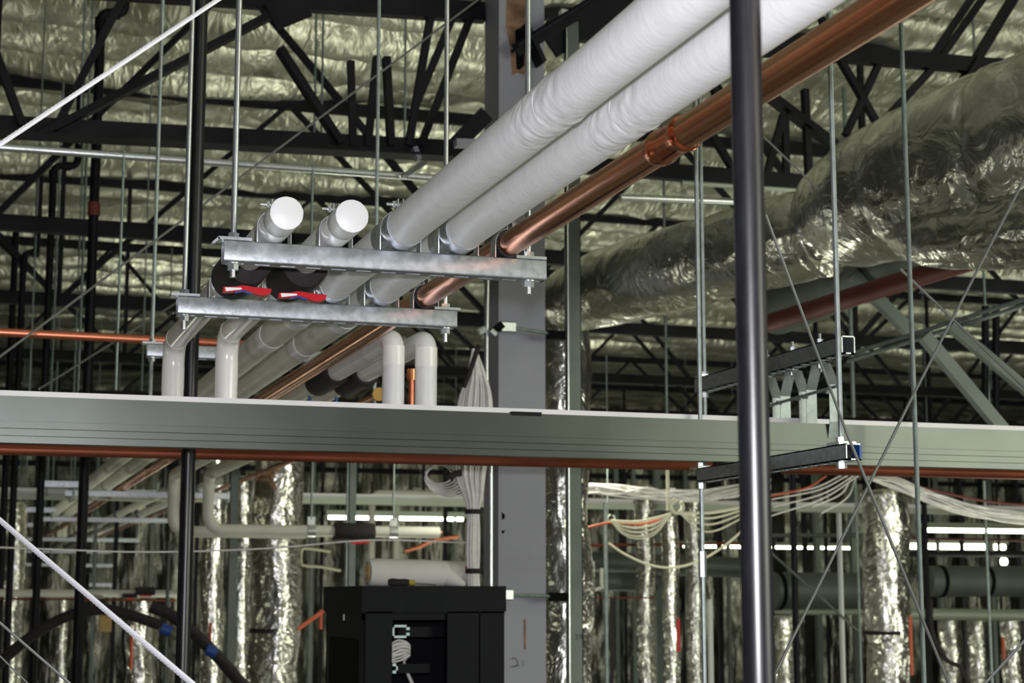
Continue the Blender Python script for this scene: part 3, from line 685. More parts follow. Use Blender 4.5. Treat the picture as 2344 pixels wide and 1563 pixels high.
t = thing('foil_duct', 'large crumpled foil duct sweeping in from the right edge and narrowing towards the column', 'duct', pD(1900, 520, 6.8), 'foil wrapped ducts')
duct_mesh([(pD(x, y, d), r) for x, y, d, r in ((1296, 690, 8.0, .15), (1400, 655, 7.7, .18), (1560, 612, 7.35, .185), (1720, 570, 7.1, .185), (1890, 528, 6.85, .185))], seed=3, amp=.05, ring=.05).build('narrow_length', 'ductfoil', t, ang=180)
duct_mesh([(pD(x, y, d), r) for x, y, d, r in ((1880, 528, 6.85, .17), (1930, 492, 6.75, .215), (2030, 445, 6.5, .265), (2180, 395, 6.25, .305), (2350, 345, 6.0, .33), (2520, 290, 5.8, .34), (2760, 210, 5.5, .34), (3100, 90, 5.2, .34))], seed=5, amp=.06, ring=.06).build('wide_length', 'ductfoil', t, ang=180)
def strip_on(pts, d, w, m, nm, par):
    P = [pD(x, y, d) for x, y in pts]; mb = MB()
    for p, q in zip(P, P[1:]): mb.bar(p, q+(q-p)*0.06, w, 0.004, FW)
    return mb.build(nm, m, par, False)
strip_on([(2232, 196), (2212, 225), (2204, 240), (2202, 300), (2208, 325)], 5.905, .022, 'tan', 'paper_strip', t)
strip_on([(2218, 358), (2232, 400), (2262, 438), (2300, 446)], 5.86, .018, 'tan', 'paper_strip', t)
duct_mesh([(pD(x, y, d), r) for x, y, d, r in ((2060, 528, 6.3, .07), (2130, 545, 6.1, .10), (2240, 540, 5.9, .115), (2340, 530, 5.75, .12), (2450, 515, 5.6, .12), (2640, 490, 5.3, .12))], seed=8, amp=.12).build('branch', 'ductfoil', t, ang=180)
def vduct(label, x, ya, yb, Y, hw, seed, amp=.05, ring=.04, m='ductfoil', slab=None, band=None):
    """vertical duct centred on pixel column x, half width hw pixels"""
    q = pY(x, (ya+yb)/2, Y); d = (q-EYE).dot(FW); r = hw*d/F
    za, zb = zat(x, ya, Y), max(0.02, zat(x, yb, Y))
    t = thing('foil_duct', label, 'duct', (q.x, Y, zb), 'foil wrapped ducts')
    duct_mesh([((q.x+0.1*r*math.sin(k*2.1+seed), Y, za+(zb-za)*k/6), r*(1+.05*math.sin(k*3.7+seed))) for k in range(7)], n=16, seed=seed, amp=amp, ring=ring).build('wrap', m, t, ang=180)
    if band: 
        zc = zat(x, band, Y); MB().tube([(q.x, Y, zc-.012), (q.x, Y, zc+.012)], r*1.03, 40).build('tie_band', 'rubber', t)
    return t
vduct('vertical crumpled foil duct right behind the grey column and the slotted post', 1291, 720, 1640, 7.6, 62, 11, .09, .08)
vduct('wide vertical foil duct with a dark tie band left of the black rack', 632, 1000, 1640, 10.0, 56, 13, .07, .05, band=1443)
vduct('slimmer vertical foil duct between the black pipe and the grey-green stud', 487, 1000, 1640, 11.5, 26, 17, .07, .05)
vduct('vertical foil duct behind the black hose, left of the slim black pipe', 318, 1372, 1640, 12.0, 30, 19, .06, .05)
vduct('vertical foil duct at the far left edge of the picture', 25, 1150, 1640, 13.0, 28, 23, .06, .04)
vduct('pale vertical foil duct left of the wide banded one', 552, 1090, 1640, 12.5, 22, 29, .06, .04)
vduct('bright narrow foil duct between two black drop pipes', 140, 1370, 1640, 13.5, 12, 31, .05, .03)
vduct('big vertical foil duct with a dark tie band at the lower right', 2030, 1120, 1640, 10.0, 52, 37, .07, .05, band=1448)
vduct('vertical foil duct behind the pale hanging post at the lower right', 1478, 1110, 1640, 12.5, 22, 41, .06, .04)
vduct('slim vertical foil duct beside the red strip behind the cables', 1535, 1180, 1640, 11.0, 20, 43, .06, .04)
vduct('foil duct just left of the foreground black pipe, low in the picture', 1590, 1120, 1640, 12.0, 20, 47, .06, .05)
vduct('foil duct at lower right behind the long bright rod', 2178, 1400, 1640, 12.5, 26, 53, .06, .05)
vduct('foil duct near the lower right corner', 2240, 1420, 1640, 13.0, 22, 59, .06, .04)
vduct('foil duct closest to the lower right corner', 2318, 1410, 1640, 12.0, 24, 61, .06, .04)
vduct('short foil duct just right of the foreground black pipe', 1795, 1410, 1640, 12.5, 24, 67, .06, .04)

# red main, grey ducts and dim braces at the right
XR = 4.1
tag(MB().tube(lin(pX(1700, 757, XR), pX(2900, 385, XR), 6), 0.047, 24).build('fire_main', 'redpipe'), 'dark red pipe disappearing behind the underside of the big foil duct', 'pipe')
tag(MB().tube(lin(pX(1775, 690, 4.6), pX(2500, 380, 4.6), 4), 0.20, 32).build('round_duct', 'greyduct'), 'dull grey duct in shadow above the red pipe', 'duct')
tag(MB().bar(pD(1950, 628, 8.9), pD(2088, 764, 8.9), 0.06, 0.06).build('steel_brace', 'greenpost', None, False), 'short pale brace below the red pipe', 'brace')
tag(MB().bar(pD(2115, 768, 7.2), pD(2310, 1002, 7.2), 0.05, 0.05).build('steel_brace', 'greenpost', None, False), 'dim grey brace slanting down right behind the long bright rod', 'brace')
tag(MB().bar(pD(2175, 745, 8.2), pD(2480, 1002, 8.2), 0.05, 0.05).build('steel_brace', 'greenpost', None, False), 'dim grey brace slanting down to the right edge', 'brace')
for k, o in enumerate((0, 14)):
    tag(MB().tube([pD(1940, 812+o, 8.6), pD(2900, 511+o, 7.4)], 0.011, 10).build('conduit', 'dullrod'), ('upper' if k == 0 else 'lower')+' one of two parallel conduits rising to the right edge behind the rods', 'conduit')
tag(MB().tube([pD(2255, 700, 9), pD(2255, 950, 9)], 0.02, 10).tube([pD(2280, 700, 9), pD(2280, 950, 9)], 0.02, 10).build('post_pair', 'black_far'), 'dim black twin post near the right edge above the header', 'post')

# ------------------------------------------------------------------ slotted post, brackets and conduit beside the column
YP = 6.9
q0, q1 = pY(1299, 900, YP), pY(1331, 900, YP)
t = thing('slotted_post', 'tall slotted steel channel post right of the grey column, marked 24', 'post', (q0.x, YP, 0))
m = MB(); X0, X1 = q0.x+0.004, q1.x; dz = zat(1290, 46, YP)
m.box((X0, YP, 0), (X1, YP+.003, dz)).box((X0, YP+.038, 0), (X1, YP+.041, dz)).box((X1-.003, YP, 0), (X1, YP+.041, dz))
z = 0.3
while z < dz-0.1: m.box((X0-.001, YP+.008, z), (X0+.0015, YP+.033, z+.02)); z += 0.42
m.build('channel', 'greenpost', t, False)
for ya in (-.001, .032): MB().box((X0-.001, YP+ya, 0), (X0+.003, YP+ya+.010, dz)).build('lip', 'zinc', t, False)
for pts in ([(1317, 1455), (1321, 1452), (1322, 1457), (1317, 1463), (1324, 1462)], [(1328, 1451), (1326, 1458), (1333, 1457)], [(1332, 1450), (1331, 1464)]):
    stroke('marker_lettering', pts, YP-.001, 'ink', t, .0013)
MB().bar(pY(1282, 30, YP), pY(1302, 34, YP), .04, .03).build('top_bracket', 'zinc', t, False)
def side_bracket(label, x0, y0, x1, y1):
    a = pY(x0, y0, 6.66); b = pY(x1, y1, 6.66)
    t = thing('clamp_bracket', label, 'bracket', a, 'clamp brackets across the column face')
    MB().tube([a, b], .007, 10).build('rod', 'dullrod', t)
    m = MB(); w = .021
    for s in (-1, 1): m.box((a.x-.05, 6.66-w+ (0 if s < 0 else 2*w-.003), a.z-.021), (a.x+.01, 6.66-w+(.003 if s < 0 else 2*w), a.z+.021))
    m.box((a.x-.05, 6.66-w, a.z+.018), (a.x+.01, 6.66+w, a.z+.021)).box((a.x-.05, 6.66-w, a.z-.021), (a.x+.01, 6.66+w, a.z-.018)).build('channel_stub', 'zinc', t, False)
    MB().bar(b-V(.075, 0, 0), b, .035, .035).build('end_clamp', 'rackhole', t, False)
side_bracket('channel stub and thin rod crossing the column just below the second strut', 1172, 750, 1292, 768)
side_bracket('channel stub and thin rod crossing the column beside the black rack top', 1166, 1361, 1298, 1366)
pts = [pY(1116, 640, 6.45), pY(1114, 800, 6.45), pY(1115, 880, 6.45), pY(1121, 960, 6.45), pY(1124, 1090, 6.45), pY(1124, 1360, 6.45)]
t = thing('conduit', 'thin zinc conduit running down the left side of the grey column behind the cable bundle', 'conduit', pts[-1])
MB().tube(bez(pts, 8), .0085, 14).build('tube', 'zinc', t)
MB().tube([pY(1096, 760, 6.42), pY(1112, 752, 6.42)], .014, 8).tube([pY(1124, 756, 6.42), pY(1136, 766, 6.42)], .012, 8).build('clamp', 'zinc', t)
MB().bar(pY(1128, 760, 6.5), pY(1150, 742, 6.5), .02, .03).build('arm', 'rackhole', t, False)

# ------------------------------------------------------------------ cable bundle beside the column
YK = 6.3
rows = [(1086, 800, 5), (1090, 860, 26), (1088, 905, 44), (1084, 960, 50), (1078, 1040, 46), (1076, 1090, 40), (1082, 1135, 27), (1083, 1168, 16), (1083, 1215, 17), (1082, 1262, 18), (1083, 1306, 15), (1084, 1350, 16)]
t = thing('cable_bundle', 'fat bundle of grey-white cables strapped together beside the column, dropping to the rack', 'cable bundle', pY(1083, 1350, YK))
m = MB(); rs = random.Random(3)
for k in range(64):
    a = rs.uniform(0, 6.28); rad = math.sqrt(rs.uniform(.05, 1)); P = []
    for (x, y, hw) in rows:
        q = pY(x, y, YK); u = hw*q.y*1.04/F
        P.append(q+V(rad*u*math.cos(a)*0.92, rad*u*math.sin(a)*0.6, rs.uniform(-.004, .004)))
    m.tube(bez(P, 5), .0036, 6, False)
m.build('cables', 'cable', t, ang=180)['kind'] = 'stuff'
for y, hw, h in ((1171, 18, 11), (1307, 17, 12)):
    q = pY(1083, y, YK); u = hw*q.y*1.04/F
    MB().tube([(q.x, YK, q.z-h*YK/F/2), (q.x, YK, q.z+h*YK/F/2)], u*1.06, 24).build('strap', 'rubber', t)
MB().tube([pY(1096, 790, YK-.07), pY(1076, 850, YK-.08), pY(1062, 885, YK-.09)], .010, 8).build('hook_strap', 'rubber', t)
MB().tube([pY(1030, 1092, YK-.1), pY(1042, 1084, YK-.1), pY(1056, 1082, YK-.1)], .013, 8).build('hook_strap', 'rubber', t)
MB().box(tuple(pY(1065, 1318, YK+.02)), tuple(pY(1071, 1296, YK+.06))).build('red_tag', 'red', t, False)
m = MB()
for k in range(7):
    q = pY(1005+4*k, 1086+2*k, YK+.1); rr = .045+.006*k
    m.tube([q+V(rr*math.cos(w)*1.2, .01*math.sin(3*w+k), rr*math.sin(w)*.8) for w in np.linspace(.3+k*.2, 5.8+k*.15, 22)], .0032, 6, False)
tag(m.build('cable_coil', 'cable'), 'loose coil of thin grey cable left of the fat bundle under the header', 'cable')

# ------------------------------------------------------------------ black equipment rack and what lies on it
YR0 = 5.95
ax = pY(833, 1400, YR0).x; bx = pY(1153, 1400, YR0).x; YR1 = YR0*(833+112)/(742+112)
RT_ = zat(980, 1341, YR0)
t = thing('equipment_rack', 'black open fronted equipment rack in front of the column, only its top in view', 'rack', ((ax+bx)/2, YR0, 0))
def fx(x): return pY(x, 1450, YR0).x
m = MB(); zz = RT_-0.09
m.box((ax, YR1-.02, 0), (bx, YR1, zz))                                   # back
m.box((ax, YR0, 0), (ax+.02, YR1, zz)).box((bx-.02, YR0, 0), (bx, YR1, zz))
m.box((ax, YR0, zz-.03), (bx, YR0+.03, zz)).build('body', 'rack', t, False)
MB().box((ax-.012, YR0-.02, zz), (bx+.003, YR1+.01, RT_)).box((ax-.006, YR0-.012, zz-.006), (bx, YR1, zz)).build('top_cap', 'rack', t, False)
for xa, xb, nm in ((835, 896, 'front_post'), (1022, 1094, 'front_post'), (1097, 1152, 'front_post')):
    MB().box((fx(xa), YR0-.012, 0), (fx(xb), YR0+.03, zz)).build(nm, 'rack', t, False)
MB().box((ax-.004, YR0+.09, 0), (ax, YR1-.07, zz-.10)).build('mesh_panel', 'rackhole', t, False)
MB().box((ax-.006, YR0+.30, zz-.034), (ax-.003, YR0+.315, zz-.012)).build('latch', 'white_and_glint', t, False)
m = MB(); qa, qb = pY(898, 1460, YR0+.03), pY(937, 1430, YR0+.03)
m.box((qa.x, YR0+.025, qa.z), (qb.x, YR0+.03, qa.z+.008)).box((qa.x, YR0+.025, qb.z-.008), (qb.x, YR0+.03, qb.z)).box((qb.x-.012, YR0+.025, qa.z), (qb.x, YR0+.03, qa.z+.018)).box((qb.x-.012, YR0+.025, qb.z-.018), (qb.x, YR0+.03, qb.z)).box((qa.x, YR0+.025, qa.z), (qa.x+.006, YR0+.03, qb.z))
m.build('mounting_plate', 'paleplate', t, False)
qa, qb = pY(898, 1541, YR0+.03), pY(910, 1518, YR0+.03)
MB().box((qa.x, YR0+.025, qa.z), (qb.x, YR0+.03, qa.z+.01)).box((qa.x, YR0+.025, qb.z-.01), (qb.x, YR0+.03, qb.z)).box((qb.x-.006, YR0+.025, qa.z), (qb.x, YR0+.03, qb.z)).build('mounting_plate', 'paleplate', t, False)
for y0, y1 in ((1458, 1434), (1541, 1519)):
    qa, qb = pY(912, y0, YR0+.06), pY(1022 if y0 < 1500 else 984, y1, YR0+.06)
    MB().box((qa.x, YR0+.06, qa.z), (qb.x, YR0+.09, qb.z)).build('crossbar', 'rack', t, False)
for x in (902, 922):
    q = pY(x, 1389, YR0+.05); MB().tube([(q.x, YR0+.05, q.z), (q.x, YR0+.06, q.z)], .005, 10).build('screw', 'zinc', t)
m = MB()
for k in range(14):
    o = V(0, .012*(k % 4), .0045*k)
    m.tube(bez([pY(892, 1515, YR0+.1)+o, pY(915, 1512-(k % 5)*3, YR0+.1)+o, pY(938, 1500, YR0+.11)+o*.6, pY(925, 1520, YR0+.14)+o*.2, pY(948, 1580, YR0+.14)+o*.3], 6), .0034, 6, False)
o = tag(m.build('rack_cables', 'cable'), 'grey cables looping inside the black rack', 'cable')
YRo = 6.3
q0, q1 = pY(838, 1310, YRo), pY(1022, 1310, YRo); rr = .052
t = thing('fabric_roll', 'white fabric roll lying on top of the black rack', 'roll', ((q0.x+q1.x)/2, YRo, RT_))
MB().tube(lin((q0.x, YRo-.02, RT_+rr), (q1.x, YRo+.02, RT_+rr*.95), 10), [rr*.95, rr, rr*1.02, rr, rr*.99, rr, rr*.97, rr, rr*.96, rr*.95, rr*.93], 28).build('roll', 'paper', t)
sp = [(q0.x-.002, YRo-.02+(.006+.0016*w)*math.cos(w), RT_+rr+(.006+.0016*w)*math.sin(w)) for w in np.linspace(0, 26, 120)]
MB().tube(sp, .0022, 6).build('rolled_edge', 'tan', t)
MB().tube([(q1.x-.01, YRo+.02, RT_+rr*.9), (q1.x+.06, YRo-.04, RT_+.005)], [rr*.9, rr*.2], 20).build('loose_flap', 'paper', t)
q0, q1 = pY(1000, 1285, 6.42), pY(1062, 1290, 6.42)
tag(MB().tube([(q0.x, 6.40, RT_+.05), (q1.x, 6.36, RT_+.05)], .049, 24).build('insulation_roll', 'cream'), 'greyer roll behind the right end of the white fabric roll', 'roll')
q0, q1 = pY(888, 1331, 6.05), pY(934, 1334, 6.05)
t = thing('screwdriver', 'black handled screwdriver with yellow collar lying on the rack in front of the white roll', 'screwdriver', (q0.x, 6.05, RT_))
MB().tube(lin((q0.x, 6.05, RT_+.014), (q1.x, 6.03, RT_+.013), 6), [.010, .014, .0135, .012, .0125, .013, .010], 12).build('handle', 'rubber', t)
MB().tube([(q1.x, 6.03, RT_+.013), (q1.x+.018, 6.022, RT_+.012)], .0095, 12).build('collar', 'yellow', t)
MB().tube([(q1.x+.018, 6.022, RT_+.012), (q1.x+.09, 5.995, RT_+.008)], .003, 8).build('blade', 'zinc', t)

# ------------------------------------------------------------------ U-bend pipe pair below the header, with hangers and a black valve sleeve
YU = 9.0
for k, (xv, yh, xe, dy, lab) in enumerate(((397, 1217, 1005, .16, 'rear white pipe of the U-bend pair below the header'), (477, 1213, 1005, 0, 'front white pipe of the U-bend pair below the header, running right to an open end'))):
    Y = YU+dy; q = pY(xv, 1150, Y); zt_ = zat(xv, 1086, Y); zh = zat(xv+60, yh, Y); e = pY(xe, 1222, Y)
    t = thing('insulated_pipe', lab, 'pipe', (q.x, Y, zh), 'U-bend pipes below the header')
    MB().tube(elbow([(q.x, Y-1.6, zt_), (q.x, Y, zt_), (q.x, Y, zh), (e.x if k else e.x-.75, Y, zh)], .09, 10), .0305, 24).build('jacket', 'cream', t, ang=60)
    if k:
        s0, s1 = pY(764, 1213, Y), pY(856, 1213, Y)
        MB().tube([(s0.x, Y, zh-.004), (s0.x+.01, Y, zh-.004), (s1.x-.01, Y, zh-.004), (s1.x, Y, zh-.004)], [.045, .05, .05, .045], 24).build('foam_sleeve', 'rubber', t)
        MB().bar((s0.x+.09, Y-.02, zh-.062), (s0.x+.19, Y-.02, zh-.054), .02, .014).build('valve_lever', 'red', t, False)
        MB().tube([(e.x, Y, zh), (e.x+.015, Y, zh)], .012, 14).build('copper_end', 'copper', t)
        for xh, in ((712,), (900,)):
            h = pY(xh, 1213, Y); zt2 = zat(xh, 1050, Y)
            g = thing('pipe_hanger', 'zinc band hanger on the U-bend pipe, %s the black valve sleeve' % ('left of' if xh < 800 else 'right of'), 'pipe hanger', (h.x, Y, zh), 'band hangers on the U-bend pipe')
            MB().ribbon([(h.x+.033*math.cos(w)*0, zh) for w in (0, 1)][:0] + [(h.x-.001, zh+.06)] + [(h.x-.001, zh+.06+.001)], Y-.02, Y+.02, .002) if False else None
            MB().tube([(h.x-.022, Y, zh), (h.x+.022, Y, zh)], .0335, 24).build('band', 'zinc', g)
            MB().box((h.x-.02, Y-.004, zh+.03), (h.x+.02, Y+.004, zh+.075)).build('yoke', 'zinc', g, False)
            MB().tube([(h.x, Y, zh+.06), (h.x, Y, 3.9)], .0055, 8).build('rod', 'dullrod', g)

# ------------------------------------------------------------------ far pipe racks seen below the header
def far_strut(xl, xr, y, Y, lab, m='galv'):
    a, b = pY(xl, y, Y), pY(xr, y, Y); z = a.z
    t = thing('trapeze_hanger', lab, 'pipe hanger', (a.x, Y, z-.041), 'far trapeze hangers below the header')
    strut_mb(a.x, b.x, Y, z, slots=False).build('strut', m, t, False)
    for x in (a.x+.03, b.x-.03): MB().tube([(x, Y+.02, z-.08), (x, Y+.02, 5.2)], .0062, 8).build('threaded_rod', 'dullrod', t)
    return a, b
for xl, xr, y, Y, lab in ((150, 532, 1121, 11.387, 'nearest far strut under the two cream pipes, left of the U-bend'), (95, 384, 1182, 15.27, 'far strut with bright shiny pipe shields, second one back'), (2, 318, 1229, 20.6, 'far strut third one back behind the wire rope'),
                          (97, 182, 1099, 10.35, 'short far strut end showing left of the slim black drops'), (48, 128, 1160, 13.65, 'short far strut end lower down between black drops'), (35, 92, 1196, 17.5, 'smallest far strut end near the left edge'), (0, 258, 1258, 25.0, 'faintest strut just above the thin pale sagging cable'), (-10, 120, 1288, 23.0, 'faint strut just below the thin pale sagging cable'), (0, 50, 1322, 21.0, 'short faint strut at the left edge above the black hose'), (190, 262, 1290, 22.0, 'short faint strut right of the third black drop pipe'), (205, 265, 1334, 19.0, 'lowest faint strut above the far cream pipe')):
    far_strut(xl, xr, y, Y, lab)
for k, (px_, lab) in enumerate(((395, 'far cream pipe with shiny shield, left one under the second far strut row'), (460, 'far cream pipe with shiny shield, right one of the far row'))):
    X = pY(px_, 1112, 11.4).x; z = ZT+.03
    t = thing('insulated_pipe', lab, 'pipe', (X, 10.6, z), 'far cream pipes')
    MB().tube([(X, 10.6, z), (X, 26, z)], .03, 16).build('jacket', 'cream', t)
    for Y in (11.387, 15.27, 20.6): MB().tube([(X, Y-.1, z), (X, Y+.15, z)], .0325, 20).build('shield', 'galv', t)
X = pY(497, 1113, 11.4).x
tag(MB().tube([(X, 7.5, ZT+.02), (X, 24, ZT+.02)], .015, 14).build('copper_pipe', 'copper'), 'thin far copper pipe right of the U-bend tops, slanting to the upper right', 'pipe')

# ------------------------------------------------------------------ far header, lamps, sagging cables, posts and hoses of the background
YF = 12.5
za_, zb_ = zat(700, 1128, YF), zat(700, 1152, YF)
t = thing('far_header', 'pale green horizontal steel track far behind, level with the U-bend tops', 'beam', (3, YF, zb_))
MB().box((-2, YF, zb_), (12, YF+.1, zb_+(za_-zb_)*.55)).build('track', 'palegreen', t, False)
MB().box((-2, YF+.02, zb_+(za_-zb_)*.55), (12, YF+.1, za_)).build('upper_leg', 'header_light', t, False)
def lamp(label, xa, xb, y, Y, hpx=4):
    a, b = pY(xa, y, Y), pY(xb, y, Y); r = hpx*Y*1.02/F
    t = thing('fluorescent_light', label, 'light', (a.x, Y, a.z), 'fluorescent strips far back')
    MB().box((a.x, Y-.04, a.z+r), (b.x, Y+.08, a.z+r+.05)).build('housing', 'palegreen', t, False)
    for xx in (a.x+.1, b.x-.1): MB().tube([(xx, Y+.02, a.z+r+.05), (xx, Y+.02, 5.33)], .005, 6).build('suspension_rod', 'dullrod', t)
    n = max(1, int((b.x-a.x)/1.25)); w = (b.x-a.x)/n
    for k in range(n): MB().tube([(a.x+w*k+.03, Y, a.z), (a.x+w*(k+1)-.03, Y, a.z)], r, 10).build('tube', 'tube', t)
lamp('long thin fluorescent strip behind the U-bend valve sleeve', 745, 1066, 1184, 16, 4)
lamp('short fluorescent strip above the long one, left of the cable bundle', 945, 1034, 1133, 20, 6)
lamp('upper fluorescent strip at the right edge', 2112, 2700, 1213, 14, 5)
lamp('lower fluorescent strip at the right edge', 2080, 2304, 1250, 17, 7)
lamp('dim fluorescent strip behind the foreground black pipe', 1690, 1960, 1252, 22, 3)
lamp('thin fluorescent strip under the sagging cables right of the column', 1560, 1700, 1250, 21, 3)
q = pY(2298, 1285, 15)
t = thing('lamp_bulb', 'small round glowing lamp below the right hand fluorescent strips', 'light', q)
MB().tube([(q.x-.03, 15, q.z), (q.x-.02, 15, q.z), (q.x+.02, 15, q.z), (q.x+.03, 15, q.z)], [.01, .035, .035, .01], 14).build('globe', 'tube', t)
MB().tube([(q.x, 15, q.z+.03), (q.x, 15, q.z+.10)], .015, 10).build('base', 'palegreen', t)

def cable(label, pts, Y, r, m='cable_light', group='hanging cables', n=1, spread=0.0, name='hanging_cable'):
    P = [pY(x, y, Y) for x, y in pts]; mb = MB(); rs = random.Random(int(pts[0][0]))
    for k in range(n):
        o = [V(rs.uniform(-1, 1)*spread*.3, rs.uniform(-1, 1)*spread, rs.uniform(-1, 1)*spread) for _ in P]
        mb.tube(bez([p+q for p, q in zip(P, o)], 8), r, 7, False)
    return tag(mb.build(name, m, ang=180), label, 'cable', group)
YH = 8.2
q = pY(1549, 1159, YH); rr = 16*YH/F
t = thing('cable_hook', 'pale ring hook holding the cream cables right of the column', 'hook', q, 'cable hooks')
MB().tube([q+V(rr*math.cos(w), 0, rr*math.sin(w)) for w in np.linspace(1.75, 7.1, 22)], .0105, 10).build('ring', 'cable_light', t)
MB().box((pY(1526, 1150, YH).x, YH, q.z-.02), (pY(1533, 1150, YH).x, YH+.003, zat(1528, 1062, YH))).build('hanger_strip', 'cable_light', t, False)
MB().box((pY(1533, 1120, YH).x, YH-.01, zat(1540, 1122, YH)), (pY(1545, 1120, YH).x, YH+.01, zat(1540, 1117, YH))).build('clip', 'white_and_glint', t, False)
q = pY(1399, 1187, YH+.5); rr = 10*YH/F
t = thing('cable_hook', 'smaller dimmer ring hook near the foil duct, left of the bright one', 'hook', q, 'cable hooks')
MB().tube([q+V(rr*math.cos(w), 0, rr*math.sin(w)) for w in np.linspace(1.75, 7.3, 18)], .006, 8).build('ring', 'palegreen', t)
MB().tube([q+V(-.02, 0, 0), q+V(-.02, 0, .9)], .004, 6).build('rod', 'dullrod', t)
for k, (dy, r) in enumerate(((0, .008), (14, .006), (24, .005), (33, .0045), (39, .004))):
    cable('cream cable sagging left from the bright ring hook, number %s from the top' % ('one', 'two', 'three', 'four', 'five')[k], [(1536, 1176), (1500, 1186+dy*.9), (1460, 1194+dy), (1425, 1194+dy*.7), (1398, 1192)], YH, r)
cable('orange cable along the cream cables left of the ring hook', [(1530, 1182), (1470, 1199), (1400, 1196), (1340, 1208)], YH+.03, .006, 'orange')
for k, (dy, r) in enumerate(((0, .008), (12, .006), (26, .005), (42, .0045))):
    cable('cream cable running right from the bright ring hook, number %s from the top' % ('one', 'two', 'three', 'four')[k], [(1556, 1174), (1600, 1174+dy*.9), (1640, 1172+dy), (1700, 1160+dy*.6)], YH, r)
cable('long single cream cable hanging in a deep loop right of the column', [(1393, 1243), (1430, 1268), (1485, 1292), (1540, 1299), (1600, 1284), (1660, 1248), (1710, 1205)], YH+.2, .0065)
cable('flat grey bundle of cables above the ring hook', [(1330, 1118), (1400, 1122), (1480, 1130), (1560, 1134), (1650, 1128), (1760, 1108)], YH+.3, .005, 'cable', n=26, spread=.03, name='cable_bundle')
cable('thick grey cable bundle swinging down to the right edge under the header', [(1985, 1085), (2060, 1110), (2150, 1147), (2240, 1172), (2380, 1190), (2800, 1215)], 7.5, .005, 'cable', n=36, spread=.03, name='cable_bundle')
cable('thin red pipe-like cable beside the thick grey bundle at the right edge', [(2090, 1110), (2180, 1132), (2260, 1147), (2380, 1157), (2800, 1175)], 7.9, .007, 'redpipe')
for k, (x0, x1, y1) in enumerate(((1965, 1760, 1182), (1955, 1770, 1160), (1940, 1765, 1143), (1925, 1760, 1133), (1950, 1860, 1160), (1960, 1880, 1175))):
    cable('thin grey cable fanning down left from the header end, %s of six' % ('first', 'second', 'third', 'fourth', 'fifth', 'sixth')[k], [(x0, 1088), ((x0+x1)/2+20, (1088+y1)/2+6), (x1, y1)], 7.2+.1*k, .004, 'cable')
cable('orange cable sagging just right of the foreground black pipe', [(1890, 1090), (1850, 1115), (1800, 1128), (1755, 1136)], 7.4, .005, 'orange')
cable('thin pale cable sagging right across the lower left', [(-20, 1252), (120, 1257), (300, 1263), (470, 1261), (640, 1253), (850, 1236), (1075, 1242)], 7.0, .0035, 'cable')
cable('pale bent cable loop left of the foil duct wall, under the long strip light', [(755, 1262), (700, 1255), (690, 1262), (689, 1285), (696, 1294), (740, 1298), (780, 1306)], 15, .012)
def hose(label, pts, Y, r, m='rubber'):
    return tag(MB().tube(bez([pY(x, y, Y) for x, y in pts], 8), r, 16).build('hose', m), label, 'hose', 'black insulated hoses')
hose('black insulated hose arching across the lower left corner', [(-30, 1545), (60, 1465), (150, 1412), (230, 1395), (290, 1405), (365, 1430)], 8.6, .026)
hose('black insulated hose sloping down right behind the slim black pipe', [(345, 1388), (395, 1410), (450, 1455), (505, 1510), (570, 1585)], 8.8, .031)
hose('thin black hose hanging right of the slotted post', [(1402, 1368), (1400, 1420), (1403, 1500), (1396, 1600)], 10, .016)
hose('thin black hose curling at the lower right behind the long bright rod', [(2130, 1370), (2135, 1450), (2165, 1508), (2200, 1530), (2225, 1590)], 9.5, .014)
for x, y in ((368, 1437), (472, 1486)):
    q = pY(x, y, 8.7); tag(MB().tube([q, q+V(.05, 0, -.02)], .028, 12).build('hose_joint', 'blue'), 'blue joint at the end of the %s black hose' % ('arching' if x < 400 else 'sloping'), 'joint')
q = pY(230, 1395, 9.4); q2 = pY(255, 1446, 9.4)
tag(MB().box((q.x, 9.4, q2.z), (q2.x, 9.45, q.z)).build('cardboard_tag', 'tan', None, False), 'tan board hanging behind the black hose at the lower left', 'board')
# far horizontal pipe with black valve sleeves at the left
YW = 11.0
a, b = pY(-30, 1357, YW), pY(405, 1359, YW)
t = thing('insulated_pipe', 'far horizontal cream pipe at the lower left with two black valve sleeves', 'pipe', a)
MB().tube([a, b], .024, 18).build('jacket', 'cream', t)
for x0, x1, y0, y1 in ((312, 355, 1343, 1362), (282, 314, 1358, 1368), (208, 242, 1370, 1382)):
    p, q = pY(x0, y0, YW-.06), pY(x1, y1, YW-.06); MB().box((p.x, YW-.06, q.z), (q.x, YW+.04, p.z)).build('foam_sleeve', 'rubber', t, False)
    MB().bar((p.x+.02, YW-.06, q.z-.006), (q.x-.02, YW-.06, q.z-.004), .012, .01).build('valve_lever', 'red', t, False)
tag(MB().tube([pY(-30, 1370, YW+.1), pY(405, 1374, YW+.1)], .006, 8).build('copper_pipe', 'copper_dull'), 'thin red copper line under the far horizontal cream pipe', 'pipe')
tag(MB().tube(elbow([pY(925, 1262, 12), pY(960, 1252, 12), pY(990, 1236, 12), pY(1050, 1228, 12)], .05), .014, 12).build('copper_pipe', 'copper_red'), 'bright orange copper bend behind the open end of the U-bend pipe', 'pipe')
